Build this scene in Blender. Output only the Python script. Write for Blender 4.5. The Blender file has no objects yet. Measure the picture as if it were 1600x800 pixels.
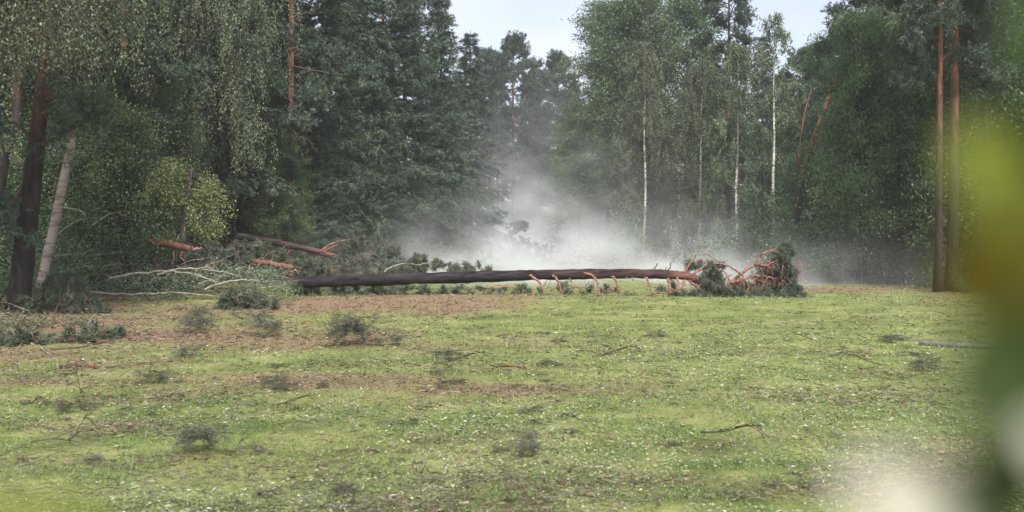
import bpy, math, random
import numpy as np
from mathutils import Vector

rng = np.random.default_rng(7)
random.seed(7)
sc = bpy.context.scene
col = sc.collection

# ------------------------------------------------------------------ camera
F = 1386.0           # focal length in pixels of a 1600 px wide picture
HZ = 372.0           # picture row of the horizon
CH = 1.6             # camera height
cam_d = bpy.data.cameras.new('camera')
cam = bpy.data.objects.new('camera', cam_d)
col.objects.link(cam)
cam.location = (0, 0, CH)
cam.rotation_euler = (math.radians(90 - math.degrees(math.atan((400 - HZ) / F))), 0, 0)
cam_d.sensor_width = 36
cam_d.lens = F / 1600 * 36
cam_d.clip_start = 0.01
cam_d.clip_end = 1000
cam_d.dof.use_dof = True
cam_d.dof.focus_distance = 24
cam_d.dof.aperture_fstop = cam_d.lens / 11.0
sc.camera = cam

# ------------------------------------------------------------------ world, sun, exposure
SUN_EL, SUN_AZ = math.radians(48), math.radians(164)   # azimuth clockwise from +Y
w = bpy.data.worlds.new('World'); sc.world = w; w.use_nodes = True
nt = w.node_tree; nt.nodes.clear()
wo = nt.nodes.new('ShaderNodeOutputWorld')
bg = nt.nodes.new('ShaderNodeBackground'); bg.inputs['Strength'].default_value = 0.10
sky = nt.nodes.new('ShaderNodeTexSky'); sky.sky_type = 'NISHITA'; sky.sun_disc = False
sky.sun_elevation = SUN_EL; sky.sun_rotation = SUN_AZ
sky.air_density = 1.0; sky.dust_density = 2.5; sky.ozone_density = 1.0
tc = nt.nodes.new('ShaderNodeTexCoord')
no = nt.nodes.new('ShaderNodeTexNoise'); no.inputs['Scale'].default_value = 2.2; no.inputs['Detail'].default_value = 5
mp = nt.nodes.new('ShaderNodeMapping'); mp.inputs['Scale'].default_value = (1, 1, 2.5); mp.inputs['Location'].default_value = (0.3, 0.2, 0)
rp = nt.nodes.new('ShaderNodeMapRange'); rp.inputs[1].default_value = 0.36; rp.inputs[2].default_value = 0.58
rp.inputs[3].default_value = 0.55; rp.inputs[4].default_value = 1.0
mx = nt.nodes.new('ShaderNodeMix'); mx.data_type = 'RGBA'
mx.inputs[7].default_value = (5.1, 5.4, 6.1, 1)
L_ = nt.links
L_.new(tc.outputs['Generated'], mp.inputs['Vector']); L_.new(mp.outputs[0], no.inputs['Vector'])
L_.new(no.outputs[0], rp.inputs[0]); L_.new(rp.outputs[0], mx.inputs[0])
L_.new(sky.outputs[0], mx.inputs[6]); L_.new(mx.outputs[2], bg.inputs['Color']); L_.new(bg.outputs[0], wo.inputs['Surface'])
sl = bpy.data.lights.new('sun', 'SUN'); sl.energy = 4.0; sl.angle = math.radians(14); sl.color = (1, 0.96, 0.9)
so = bpy.data.objects.new('sun', sl); col.objects.link(so)
sdir = Vector((math.sin(SUN_AZ) * math.cos(SUN_EL), math.cos(SUN_AZ) * math.cos(SUN_EL), math.sin(SUN_EL)))
so.rotation_euler = (-sdir).to_track_quat('-Z', 'Y').to_euler()
so.location = (20, -20, 30)
sc.view_settings.view_transform = 'Standard'; sc.view_settings.look = 'None'
sc.view_settings.exposure = 0.97; sc.view_settings.gamma = 1
cy = sc.cycles
cy.max_bounces = 5; cy.diffuse_bounces = 3; cy.glossy_bounces = 1; cy.transmission_bounces = 3
cy.volume_bounces = 2; cy.transparent_max_bounces = 4; cy.caustics_reflective = False; cy.caustics_refractive = False
cy.use_denoising = True
cy.use_adaptive_sampling = True; cy.adaptive_threshold = 0.02
cy.sample_clamp_indirect = 4
cy.volume_step_rate = 1.0; cy.volume_max_steps = 128

# ------------------------------------------------------------------ helpers
def P(px, py, Y):
    return np.array([(px - 800) / F * Y, Y, CH + (HZ - py) / F * Y])

def hash2(ix, iy, seed):
    h = (ix.astype(np.int64) * 374761393 + iy.astype(np.int64) * 668265263 + seed * 974634777) & 0x7fffffff
    h = ((h ^ (h >> 13)) * 1274126177) & 0x7fffffff
    return ((h ^ (h >> 16)) & 0xffff) / 65535.0

def vnoise(x, y, s, seed=0):
    x = np.asarray(x, float) / s; y = np.asarray(y, float) / s
    ix = np.floor(x); iy = np.floor(y); fx = x - ix; fy = y - iy
    fx = fx * fx * (3 - 2 * fx); fy = fy * fy * (3 - 2 * fy)
    a = hash2(ix, iy, seed); b = hash2(ix + 1, iy, seed); c = hash2(ix, iy + 1, seed); d = hash2(ix + 1, iy + 1, seed)
    return (a * (1 - fx) + b * fx) * (1 - fy) + (c * (1 - fx) + d * fx) * fy

def fbm(x, y, s, seed=0, n=3):
    return sum(vnoise(x, y, s / 2 ** i, seed + i) / 2 ** i for i in range(n)) / sum(1 / 2 ** i for i in range(n))

def sstep(a, b, x):
    t = np.clip((x - a) / (b - a), 0, 1); return t * t * (3 - 2 * t)

def ground_z(x, y):
    x = np.asarray(x, float); y = np.asarray(y, float)
    z = 0.05 * (fbm(x, y, 3.5, 11) - 0.5) + 0.02 * (vnoise(x, y, 0.6, 5) - 0.5)
    z = z + 0.20 * np.exp(-((x + 1.2) / 6.5) ** 2 - ((y - 21.6) / 1.9) ** 2)
    z = z + 0.10 * np.exp(-((x - 7) / 5) ** 2 - ((y - 21) / 2.5) ** 2) * 0.6
    z = z + 0.35 * sstep(40, 70, y)
    return z

def unit(v):
    v = np.asarray(v, float)
    return v / (np.linalg.norm(v, axis=-1, keepdims=True) + 1e-9)

class MB:
    """collects quads of ONE part"""
    def __init__(s): s.v = []; s.f = []; s.t = []; s.a = []; s.n = 0
    def add(s, v, f, tint=0.5, along=0.0):
        v = np.asarray(v, float).reshape(-1, 3); f = np.asarray(f, np.int64)
        s.v.append(v); s.f.append(f + s.n); s.n += len(v)
        s.t.append(np.broadcast_to(np.asarray(tint, float), (len(f),)))
        s.a.append(np.broadcast_to(np.asarray(along, float), (len(v),)))
    def mesh(s, name, mats, smooth=False):
        v = np.concatenate(s.v); f = np.concatenate(s.f); k = f.shape[1]
        me = bpy.data.meshes.new(name)
        me.vertices.add(len(v)); me.vertices.foreach_set('co', v.astype(np.float32).ravel())
        me.loops.add(f.size); me.loops.foreach_set('vertex_index', f.astype(np.int32).ravel())
        me.polygons.add(len(f)); me.polygons.foreach_set('loop_start', (np.arange(len(f)) * k).astype(np.int32))
        at = me.attributes.new('tint', 'FLOAT', 'FACE'); at.data.foreach_set('value', np.concatenate(s.t).astype(np.float32))
        aa = me.attributes.new('along', 'FLOAT', 'POINT'); aa.data.foreach_set('value', np.concatenate(s.a).astype(np.float32))
        me.update(calc_edges=True)
        me.polygons.foreach_set('use_smooth', np.full(len(f), smooth))
        me.materials.append(mats)
        return me

def obj(name, me, parent=None):
    o = bpy.data.objects.new(name, me); col.objects.link(o)
    if name in ('branches', 'twigs', 'crown', 'foliage', 'needle_foliage', 'needles'): o['kind'] = 'stuff'
    if parent is not None: o.parent = parent
    return o

def tag(o, label, cat, group=None):
    o['label'] = label; o['category'] = cat
    if group: o['group'] = group
    return o

def thing(name, label, cat, loc=(0, 0, 0), group=None):
    o = bpy.data.objects.new(name, None); col.objects.link(o)
    o.location = loc; o.empty_display_size = 0.2
    return tag(o, label, cat, group)

def tube(mb, pts, radii, k=6, a0=0.0, a1=1.0, rough=0.0, cap=True):
    pts = np.asarray(pts, float); n = len(pts)
    radii = np.broadcast_to(np.asarray(radii, float), (n,)).copy()
    d = np.gradient(pts, axis=0); d = unit(d)
    ref = np.array([0.31, 0.95, 0.02]) if abs(d[0, 2]) > 0.6 else np.array([0, 0.05, 1.0])
    s = unit(np.cross(d, ref)); u = np.cross(s, d)
    al = np.linspace(a0, a1, n)
    if cap:
        pts = np.vstack([pts[:1], pts, pts[-1:]]); s = np.vstack([s[:1], s, s[-1:]]); u = np.vstack([u[:1], u, u[-1:]])
        radii = np.concatenate([[radii[0] * .02], radii, [radii[-1] * .02]]); al = np.concatenate([al[:1], al, al[-1:]]); n += 2
    an = np.arange(k) / k * 2 * math.pi
    r = radii[:, None] * (1 + (rng.normal(0, rough, (n, k)) if rough else 0))
    v = pts[:, None] + (np.cos(an)[None, :, None] * s[:, None] + np.sin(an)[None, :, None] * u[:, None]) * np.asarray(r)[..., None]
    i = np.arange(n - 1)[:, None] * k; j = np.arange(k)[None]; j2 = (j + 1) % k
    f = np.stack([i + j, i + j2, i + k + j2, i + k + j], -1).reshape(-1, 4)
    mb.add(v.reshape(-1, 3), f, rng.random(), np.repeat(al, k))

def spline(pts, m):
    """smooth resample of a control polyline"""
    pts = np.asarray(pts, float)
    t = np.linspace(0, len(pts) - 1, m); i = np.clip(t.astype(int), 0, len(pts) - 2); u = (t - i)[:, None]
    p0 = pts[np.clip(i - 1, 0, None)]; p1 = pts[i]; p2 = pts[i + 1]; p3 = pts[np.clip(i + 2, None, len(pts) - 1)]
    return 0.5 * (2 * p1 + (p2 - p0) * u + (2 * p0 - 5 * p1 + 4 * p2 - p3) * u ** 2 + (3 * p1 - p0 - 3 * p2 + p3) * u ** 3)

def branch(start, d, length, n=6, droop=0.0, wig=0.1):
    p = np.array(start, float); d = unit(np.array(d, float)); out = [p.copy()]; st = length / n
    for i in range(n):
        d = unit(d + np.array([0, 0, -droop / n]) + rng.normal(0, wig, 3)); p = p + d * st; out.append(p.copy())
    return np.array(out)

def leaves(mb, c, d, L, W, tint, up=0.0, tri=False):
    """rhombic leaf faces at c pointing along d"""
    c = np.asarray(c, float); n = len(c); d = unit(d)
    nr = rng.normal(0, 1, (n, 3)); nr[:, 2] += up
    s = unit(np.cross(d, nr))
    L = np.broadcast_to(L, (n,))[:, None]; W = np.broadcast_to(W, (n,))[:, None]
    if tri:
        v = np.stack([c - s * W * .5, c + s * W * .5, c + d * L], 1)
        mb.add(v.reshape(-1, 3), np.arange(n * 3).reshape(-1, 3), tint); return
    v = np.stack([c, c + d * L * .45 + s * W * .5, c + d * L, c + d * L * .45 - s * W * .5], 1)
    mb.add(v.reshape(-1, 3), np.arange(n * 4).reshape(-1, 4), tint)

def rdir(n): return unit(rng.normal(0, 1, (n, 3)))

# ------------------------------------------------------------------ materials
def newmat(name):
    m = bpy.data.materials.new(name); m.use_nodes = True; m.node_tree.nodes.clear()
    return m, m.node_tree, m.node_tree.nodes.new('ShaderNodeOutputMaterial')

def node(nt, t, **kw):
    n = nt.nodes.new(t)
    for k, v in kw.items():
        if k in n.inputs: n.inputs[k].default_value = v
        else: setattr(n, k, v)
    return n

def ramp(nt, stops):
    r = nt.nodes.new('ShaderNodeValToRGB'); e = r.color_ramp.elements
    while len(e) < len(stops): e.new(0.5)
    for q, (p, c) in zip(e, stops): q.position = p; q.color = (*c, 1)
    return r

def foliage_mat(name, dark, mid, light, trans=0.35, gloss=0.06, objvar=0.2):
    m, nt, out = newmat(name); L = nt.links
    at = node(nt, 'ShaderNodeAttribute', attribute_name='tint')
    r = ramp(nt, [(0.0, dark), (0.5, mid), (1.0, light)]); L.new(at.outputs['Fac'], r.inputs[0])
    oi = node(nt, 'ShaderNodeObjectInfo')
    hs = node(nt, 'ShaderNodeHueSaturation')
    m1 = node(nt, 'ShaderNodeMapRange'); m1.inputs[3].default_value = 1 - objvar; m1.inputs[4].default_value = 1 + objvar
    L.new(oi.outputs['Random'], m1.inputs[0]); L.new(m1.outputs[0], hs.inputs['Value'])
    m2 = node(nt, 'ShaderNodeMapRange'); m2.inputs[3].default_value = 0.485; m2.inputs[4].default_value = 0.515
    L.new(oi.outputs['Random'], m2.inputs[0]); L.new(m2.outputs[0], hs.inputs['Hue'])
    L.new(r.outputs[0], hs.inputs['Color'])
    df = node(nt, 'ShaderNodeBsdfDiffuse'); tr = node(nt, 'ShaderNodeBsdfTranslucent')
    gl = node(nt, 'ShaderNodeBsdfGlossy'); gl.inputs['Roughness'].default_value = 0.6
    gl.inputs['Color'].default_value = (.8, .85, .9, 1)
    L.new(hs.outputs[0], df.inputs['Color']); L.new(hs.outputs[0], tr.inputs['Color'])
    a = node(nt, 'ShaderNodeMixShader'); a.inputs[0].default_value = trans
    b = node(nt, 'ShaderNodeMixShader'); b.inputs[0].default_value = gloss
    L.new(df.outputs[0], a.inputs[1]); L.new(tr.outputs[0], a.inputs[2])
    L.new(a.outputs[0], b.inputs[1]); L.new(gl.outputs[0], b.inputs[2]); L.new(b.outputs[0], out.inputs['Surface'])
    return m

def bark_mat(name, stops, scale=(14, 14, 3), contrast=0.6, bump=0.6, spec=0.1):
    """colour runs along the stem (attribute 'along'), broken up by stretched noise"""
    m, nt, out = newmat(name); L = nt.links
    at = node(nt, 'ShaderNodeAttribute', attribute_name='along')
    tcn = node(nt, 'ShaderNodeTexCoord'); mpn = node(nt, 'ShaderNodeMapping'); mpn.inputs['Scale'].default_value = scale
    L.new(tcn.outputs['Object'], mpn.inputs['Vector'])
    nz = node(nt, 'ShaderNodeTexNoise', Scale=1.0, Detail=5.0, Roughness=0.65); L.new(mpn.outputs[0], nz.inputs['Vector'])
    big = node(nt, 'ShaderNodeTexNoise', Scale=1.3, Detail=2.0); L.new(tcn.outputs['Object'], big.inputs['Vector'])
    ad = node(nt, 'ShaderNodeMath', operation='MULTIPLY_ADD'); ad.inputs[1].default_value = 0.16; L.new(big.outputs[0], ad.inputs[0]); L.new(at.outputs['Fac'], ad.inputs[2])
    sb = node(nt, 'ShaderNodeMath', operation='SUBTRACT'); sb.inputs[1].default_value = 0.08; L.new(ad.outputs[0], sb.inputs[0])
    r = ramp(nt, stops); L.new(sb.outputs[0], r.inputs[0])
    mr = node(nt, 'ShaderNodeMapRange'); mr.inputs[1].default_value = 0.3; mr.inputs[2].default_value = 0.7
    mr.inputs[3].default_value = 1 - contrast; mr.inputs[4].default_value = 1 + contrast * 0.8; L.new(nz.outputs[0], mr.inputs[0])
    hs = node(nt, 'ShaderNodeHueSaturation'); L.new(mr.outputs[0], hs.inputs['Value']); L.new(r.outputs[0], hs.inputs['Color'])
    bs = node(nt, 'ShaderNodeBsdfPrincipled', Roughness=0.85); bs.inputs['Specular IOR Level'].default_value = spec
    bp = node(nt, 'ShaderNodeBump', Strength=bump, Distance=0.03); L.new(nz.outputs[0], bp.inputs['Height'])
    L.new(hs.outputs[0], bs.inputs['Base Color']); L.new(bp.outputs[0], bs.inputs['Normal']); L.new(bs.outputs[0], out.inputs['Surface'])
    return m

def birch_mat(name, dull=False):
    m, nt, out = newmat(name); L = nt.links
    at = node(nt, 'ShaderNodeAttribute', attribute_name='along')
    tcn = node(nt, 'ShaderNodeTexCoord'); mpn = node(nt, 'ShaderNodeMapping'); mpn.inputs['Scale'].default_value = (1.3, 1.3, 10)
    L.new(tcn.outputs['Object'], mpn.inputs['Vector'])
    nz = node(nt, 'ShaderNodeTexNoise', Scale=1.0, Detail=4.0, Roughness=0.6); L.new(mpn.outputs[0], nz.inputs['Vector'])
    th = node(nt, 'ShaderNodeMapRange'); th.inputs[1].default_value = 0.50; th.inputs[2].default_value = 0.60; L.new(nz.outputs[0], th.inputs[0])
    r = ramp(nt, [(0, (.10, .085, .075)), (0.05, (.30, .26, .22)), (0.12, (.62, .58, .52)), (0.75, (.60, .55, .48)), (1.0, (.17, .12, .09))])
    if dull:
        for q, cc in zip(r.color_ramp.elements, ((.05, .042, .038), (.12, .095, .08), (.27, .225, .195), (.25, .205, .175), (.14, .10, .08))): q.color = (*cc, 1)
    L.new(at.outputs['Fac'], r.inputs[0])
    mixn = node(nt, 'ShaderNodeMix', data_type='RGBA'); mixn.inputs[7].default_value = (.09, .07, .06, 1)
    sc_ = node(nt, 'ShaderNodeMath', operation='MULTIPLY'); sc_.inputs[1].default_value = 0.8; L.new(th.outputs[0], sc_.inputs[0])
    L.new(sc_.outputs[0], mixn.inputs[0]); L.new(r.outputs[0], mixn.inputs[6])
    bs = node(nt, 'ShaderNodeBsdfPrincipled', Roughness=0.7); L.new(mixn.outputs[2], bs.inputs['Base Color'])
    bp = node(nt, 'ShaderNodeBump', Strength=0.3, Distance=0.02); L.new(nz.outputs[0], bp.inputs['Height']); L.new(bp.outputs[0], bs.inputs['Normal'])
    L.new(bs.outputs[0], out.inputs['Surface'])
    return m

M = {}
M['spruce'] = foliage_mat('spruce_needles', (.018, .033, .022), (.056, .086, .052), (.140, .175, .098), 0.15, 0.04)
M['pine'] = foliage_mat('pine_needles', (.022, .040, .027), (.066, .100, .064), (.150, .190, .118), 0.15, 0.04)
M['aspen'] = foliage_mat('aspen_leaves', (.042, .072, .030), (.105, .158, .066), (.210, .265, .125), 0.4, 0.04, .28)
M['alder'] = foliage_mat('alder_leaves', (.030, .054, .021), (.118, .178, .068), (.27, .33, .15), 0.35, 0.04, .32)
M['birch'] = foliage_mat('birch_leaves', (.048, .066, .030), (.115, .142, .064), (.225, .250, .125), 0.4, 0.05)
M['young'] = foliage_mat('young_birch_leaves', (.11, .15, .04), (.20, .25, .075), (.32, .36, .14), 0.45, 0.06, 0.05)
M['brush'] = foliage_mat('dry_brush_leaves', (.05, .055, .03), (.12, .125, .065), (.24, .23, .13), 0.3, 0.04)
M['wilt'] = foliage_mat('wilting_needles', (.034, .045, .028), (.082, .095, .058), (.17, .175, .10), 0.15, 0.04)
M['sprig'] = foliage_mat('torn_sprig_needles', (.042, .046, .032), (.088, .092, .060), (.17, .165, .105), 0.1, 0.04)
M['crown_wilt'] = foliage_mat('windthrown_needles', (.040, .050, .034), (.088, .104, .070), (.17, .18, .12), 0.15, 0.04)
M['green'] = foliage_mat('fallen_birch_leaves', (.04, .065, .025), (.10, .14, .05), (.20, .24, .10), 0.4, 0.10)
M['pine_bark'] = bark_mat('pine_bark', [(0, (.036, .030, .030)), (.31, (.038, .030, .030)), (.42, (.10, .052, .040)), (.52, (.20, .082, .055)), (1, (.24, .105, .07))], (9, 9, 2.2), .75)
M['fallen_bark'] = bark_mat('fallen_pine_bark', [(0, (.024, .020, .023)), (.40, (.028, .022, .025)), (.62, (.060, .035, .034)), (.78, (.14, .065, .052)), (1, (.20, .095, .072))], (1.6, 7, 7), 0.95, 1.0)
M['limb_bark'] = bark_mat('pine_limb_bark', [(0, (.24, .115, .088)), (.5, (.23, .12, .092)), (1, (.12, .08, .065))], (14, 14, 14), 0.8, 0.6)
M['twig_bark'] = bark_mat('dark_twig_bark', [(0, (.09, .065, .05)), (1, (.07, .055, .045))], (10, 10, 10), 0.4, 0.3)
M['dark_bark'] = bark_mat('dark_bark', [(0, (.050, .044, .042)), (1, (.075, .062, .052))], (8, 8, 2))
M['orange_bark'] = bark_mat('orange_pine_bark', [(0, (.055, .036, .034)), (.35, (.125, .055, .045)), (1, (.19, .085, .062))], (4, 4, 4), 0.5, 0.4)
M['pine_branch'] = bark_mat('pine_branch_bark', [(0, (.11, .07, .055)), (1, (.08, .06, .05))], (8, 8, 8), .5, .3)
M['black_bark'] = bark_mat('wet_black_bark', [(0, (.022, .019, .020)), (1, (.03, .026, .025))], (8, 8, 2))
M['grey_bark'] = bark_mat('grey_bark', [(0, (.16, .15, .14)), (1, (.20, .19, .17))], (8, 8, 2), 0.5)
M['birch_bark'] = birch_mat('birch_bark'); M['snag_bark'] = birch_mat('snag_bark', True)
M['birch_limb'] = bark_mat('birch_limb_bark', [(0, (.27, .25, .20)), (.7, (.22, .20, .155)), (1, (.11, .09, .07))], (6, 6, 6), 0.5, 0.2)

# ------------------------------------------------------------------ the ground
def bare_mask(x, y):
    n = fbm(x, y, 2.2, 31, 4); n2 = fbm(x * 0.6, y * 1.6, 0.7, 77, 3)
    m = 0.0
    def patch(cx, cy, rx, ry, s):
        return s * np.exp(-((x - cx) / rx) ** 2 - ((y - cy) / ry) ** 2)
    m = patch(-4.6, 9.9, 2.6, 1.0, 0.75) + patch(-0.9, 9.5, 2.6, 0.6, 0.45) + patch(-3.0, 20.4, 2.6, 1.6, 1.7) + patch(-.3, 21.9, 2.4, .7, 1.0) \
        + patch(-6.5, 14.5, 3.8, 2.8, 0.75) + patch(11, 27.5, 6, 2.2, 0.95) + patch(13, 20, 4, 3, 0.3) + patch(-9, 18, 3, 4, .8) + patch(-4.5,6.9,1.6,.5,.25) + patch(-3, 14, 4, 1.4, .45)
    forest = np.maximum(sstep(8, 11, -x) * sstep(16, 20, y), np.maximum(sstep(0, 3, x - (14 - (y - 28) * .35)) * sstep(26, 29, y), sstep(42, 50, y)))
    return np.clip(m * (0.25 + 1.1 * n) + (n2 - 0.5) * 1.7 * np.clip(m * 3, 0.22, 1) - 0.02, 0, 1) * (1 - forest) + forest * 0.9

def axis(a, b, fine0, fine1, h, coarse):
    lo = np.arange(a, fine0, coarse); mid = np.arange(fine0, fine1, h); hi = np.arange(fine1, b + 1, coarse)
    return np.concatenate([lo, mid, hi])
gx = axis(-150, 150, -16, 20, 0.16, 4.0); gy = axis(-60, 150, 2, 36, 0.16, 4.0)
X, Y_ = np.meshgrid(gx, gy)
Z = ground_z(X, Y_)
g = MB(); nx, ny = len(gx), len(gy)
i = (np.arange(ny - 1)[:, None] * nx + np.arange(nx - 1)[None]).ravel()
g.add(np.stack([X, Y_, Z], -1).reshape(-1, 3), np.stack([i, i + 1, i + nx + 1, i + nx], -1), 0.5, bare_mask(X, Y_).ravel())
m, nt, out = newmat('mossy_lawn'); L = nt.links
at = node(nt, 'ShaderNodeAttribute', attribute_name='along')
tcn = node(nt, 'ShaderNodeTexCoord')
n1 = node(nt, 'ShaderNodeTexNoise', Scale=1.1, Detail=6.0, Roughness=0.65); L.new(tcn.outputs['Object'], n1.inputs['Vector'])
n2 = node(nt, 'ShaderNodeTexNoise', Scale=22.0, Detail=5.0, Roughness=0.7); L.new(tcn.outputs['Object'], n2.inputs['Vector'])
n3 = node(nt, 'ShaderNodeTexNoise', Scale=60.0, Detail=3.0, Roughness=0.7); L.new(tcn.outputs['Object'], n3.inputs['Vector'])
r1 = ramp(nt, [(.30, (.085, .105, .034)), (.50, (.165, .190, .065)), (.68, (.260, .270, .11))]); L.new(n1.outputs[0], r1.inputs[0])
r2 = ramp(nt, [(.30, (.085, .058, .038)), (.5, (.20, .135, .085)), (.72, (.34, .245, .165))]); L.new(n2.outputs[0], r2.inputs[0])
ma = node(nt, 'ShaderNodeMath', operation='MULTIPLY_ADD'); ma.inputs[1].default_value = 0.7; ma.inputs[2].default_value = -0.35; L.new(n2.outputs[0], ma.inputs[0])
mb_ = node(nt, 'ShaderNodeMath', operation='ADD', use_clamp=True); L.new(ma.outputs[0], mb_.inputs[0]); L.new(at.outputs['Fac'], mb_.inputs[1])
mxc = node(nt, 'ShaderNodeMix', data_type='RGBA'); L.new(mb_.outputs[0], mxc.inputs[0]); L.new(r1.outputs[0], mxc.inputs[6]); L.new(r2.outputs[0], mxc.inputs[7])
mr = node(nt, 'ShaderNodeMapRange'); mr.inputs[1].default_value = 0.3; mr.inputs[2].default_value = 0.7; mr.inputs[3].default_value = 0.5; mr.inputs[4].default_value = 1.35
L.new(n3.outputs[0], mr.inputs[0])
hs = node(nt, 'ShaderNodeHueSaturation'); L.new(mr.outputs[0], hs.inputs['Value']); L.new(mxc.outputs[2], hs.inputs['Color'])
bs = node(nt, 'ShaderNodeBsdfPrincipled', Roughness=0.95); bs.inputs['Specular IOR Level'].default_value = 0.05
bp = node(nt, 'ShaderNodeBump', Strength=0.8, Distance=0.03); L.new(n2.outputs[0], bp.inputs['Height'])
L.new(hs.outputs[0], bs.inputs['Base Color']); L.new(bp.outputs[0], bs.inputs['Normal']); L.new(bs.outputs[0], out.inputs['Surface'])
go = obj('ground', g.mesh('ground', m, True)); go['kind'] = 'structure'

# ------------------------------------------------------------------ grass, litter (nobody could count them)
def tri_mesh(name, v, tint, mat):
    n = len(tint); me = bpy.data.meshes.new(name)
    me.vertices.add(n * 3); me.vertices.foreach_set('co', v.astype(np.float32).ravel())
    me.loops.add(n * 3); me.loops.foreach_set('vertex_index', np.arange(n * 3, dtype=np.int32))
    me.polygons.add(n); me.polygons.foreach_set('loop_start', (np.arange(n) * 3).astype(np.int32))
    at = me.attributes.new('tint', 'FLOAT', 'FACE'); at.data.foreach_set('value', tint.astype(np.float32))
    me.update(calc_edges=True); me.materials.append(mat)
    return me

def scatter(n, y0=4.2, y1=36, spread=0.72):
    y = 1 / rng.uniform(1 / y1, 1 / y0, n); x = rng.uniform(-spread, spread, n) * y
    return x, y

def grass():
    x, y = scatter(640000)
    # tufts: pull blades to clumps
    b = bare_mask(x, y); thin = fbm(x, y, 0.5, 51, 2)
    keep = rng.random(len(x)) > np.clip(b * 1.25 - 0.1 + (thin - .5) * .5, 0.0, .96)
    x, y, b = x[keep], y[keep], b[keep]; n = len(x)
    far = np.clip(y / 8, 0.7, 3.2)
    h = rng.gamma(4, 0.0056, n) * (0.25 + 1.6 * sstep(.3, .75, fbm(x * .7, y * 1.2, 0.30, 9, 2))) * far ** 0.35
    wd = rng.uniform(0.003, 0.0065, n) * far
    az = rng.uniform(0, 2 * math.pi, n); lean = rng.uniform(0.55, 1.6, n)
    base = np.stack([x, y, ground_z(x, y) - 0.004], -1)
    d = np.stack([np.cos(az) * np.sin(lean), np.sin(az) * np.sin(lean), np.cos(lean)], -1)
    sd = np.stack([-np.sin(az), np.cos(az), np.zeros(n)], -1) * wd[:, None] * .5
    v = np.stack([base - sd, base + sd, base + d * (h * (1 + lean * .5))[:, None]], 1)
    t = 0.02 + 0.80 * fbm(x, y, 1.8, 21, 3) + rng.normal(0, 0.16, n) + 0.12 * (fbm(x, y, .25, 91, 2) - .5)
    vivid = np.exp(-((x + 2.6) / 2.0) ** 2 - ((y - 7.9) / .9) ** 2) + np.exp(-((x - 1.9) / .9) ** 2 - ((y - 5.7) / .7) ** 2) + np.exp(-((x - 1.0) / 2.2) ** 2 - ((y - 20.5) / 1.0) ** 2)
    t = t - 0.28 * np.clip(vivid, 0, 1)
    return tri_mesh('grass', v, np.clip(t, 0, 1), foliage_mat('grass_blades', (.075, .140, .022), (.205, .272, .068), (.42, .43, .20), 0.3, 0.04, 0.0))
gr = obj('grass', grass()); gr['kind'] = 'stuff'; tag(gr, 'short mossy green grass covering the whole clearing', 'grass')

def litter():
    x, y = scatter(230000); b = bare_mask(x, y); cl = fbm(x * .5, y * 1.3, 0.8, 61, 3)
    keep = rng.random(len(x)) < np.clip(0.12 + b * .9 + (cl - .5) * 1.8, 0.03, 1)
    x, y = x[keep], y[keep]; n = len(x); far = np.clip(y / 8, .7, 3)
    L = rng.uniform(.02, .09, n) * far ** .5; W = rng.uniform(.002, .006, n) * far; az = rng.uniform(0, 2 * math.pi, n)
    c = np.stack([x, y, ground_z(x, y) + rng.uniform(.008, .035, n)], -1)
    d = np.stack([np.cos(az), np.sin(az), rng.normal(0, .25, n)], -1); s = np.stack([-np.sin(az), np.cos(az), rng.normal(0, .6, n)], -1)
    v = np.stack([c - s * W[:, None], c + s * W[:, None], c + d * L[:, None]], 1)
    return tri_mesh('needle_litter', v, rng.random(n), foliage_mat('needle_litter', (.045, .038, .03), (.12, .085, .055), (.30, .22, .14), 0.1, 0.04, 0.0))
li = obj('needle_litter', litter()); li['kind'] = 'stuff'; tag(li, 'brown pine needles and bark crumbs strewn over the grass', 'litter')

def twig_litter():
    x, y = scatter(30000, 4.3, 24); cl = fbm(x * .6, y, 1.1, 141, 3); b = bare_mask(x, y)
    keep = rng.random(len(x)) < np.clip((cl - .40) * 2.6 + b * .4, .04, 1)
    x, y = x[keep], y[keep]; n = len(x); far = np.clip(y / 8, .8, 2.2); az = rng.normal(0, .9, n) + math.pi * rng.integers(0, 2, n)
    L = rng.gamma(3, .035, n) * far ** .5; W = rng.uniform(.002, .005, n) * far
    c = np.stack([x, y, ground_z(x, y) + rng.uniform(.02, .045, n)], -1); d = np.stack([np.cos(az), np.sin(az), rng.normal(.05, .18, n)], -1)
    s = np.stack([-np.sin(az) * .6, np.cos(az) * .6, np.full(n, .8)], -1)
    v = np.stack([c - s * W[:, None], c + s * W[:, None], c + d * L[:, None]], 1)
    return tri_mesh('twig_litter', v, rng.random(n), foliage_mat('dark_twig_litter', (.025, .022, .018), (.05, .045, .034), (.11, .085, .06), 0, 0.03, 0.0))
tw_ = obj('twig_litter', twig_litter()); tw_['kind'] = 'stuff'; tag(tw_, 'fine dark twig scraps strewn over the whole lawn', 'twigs')

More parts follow.
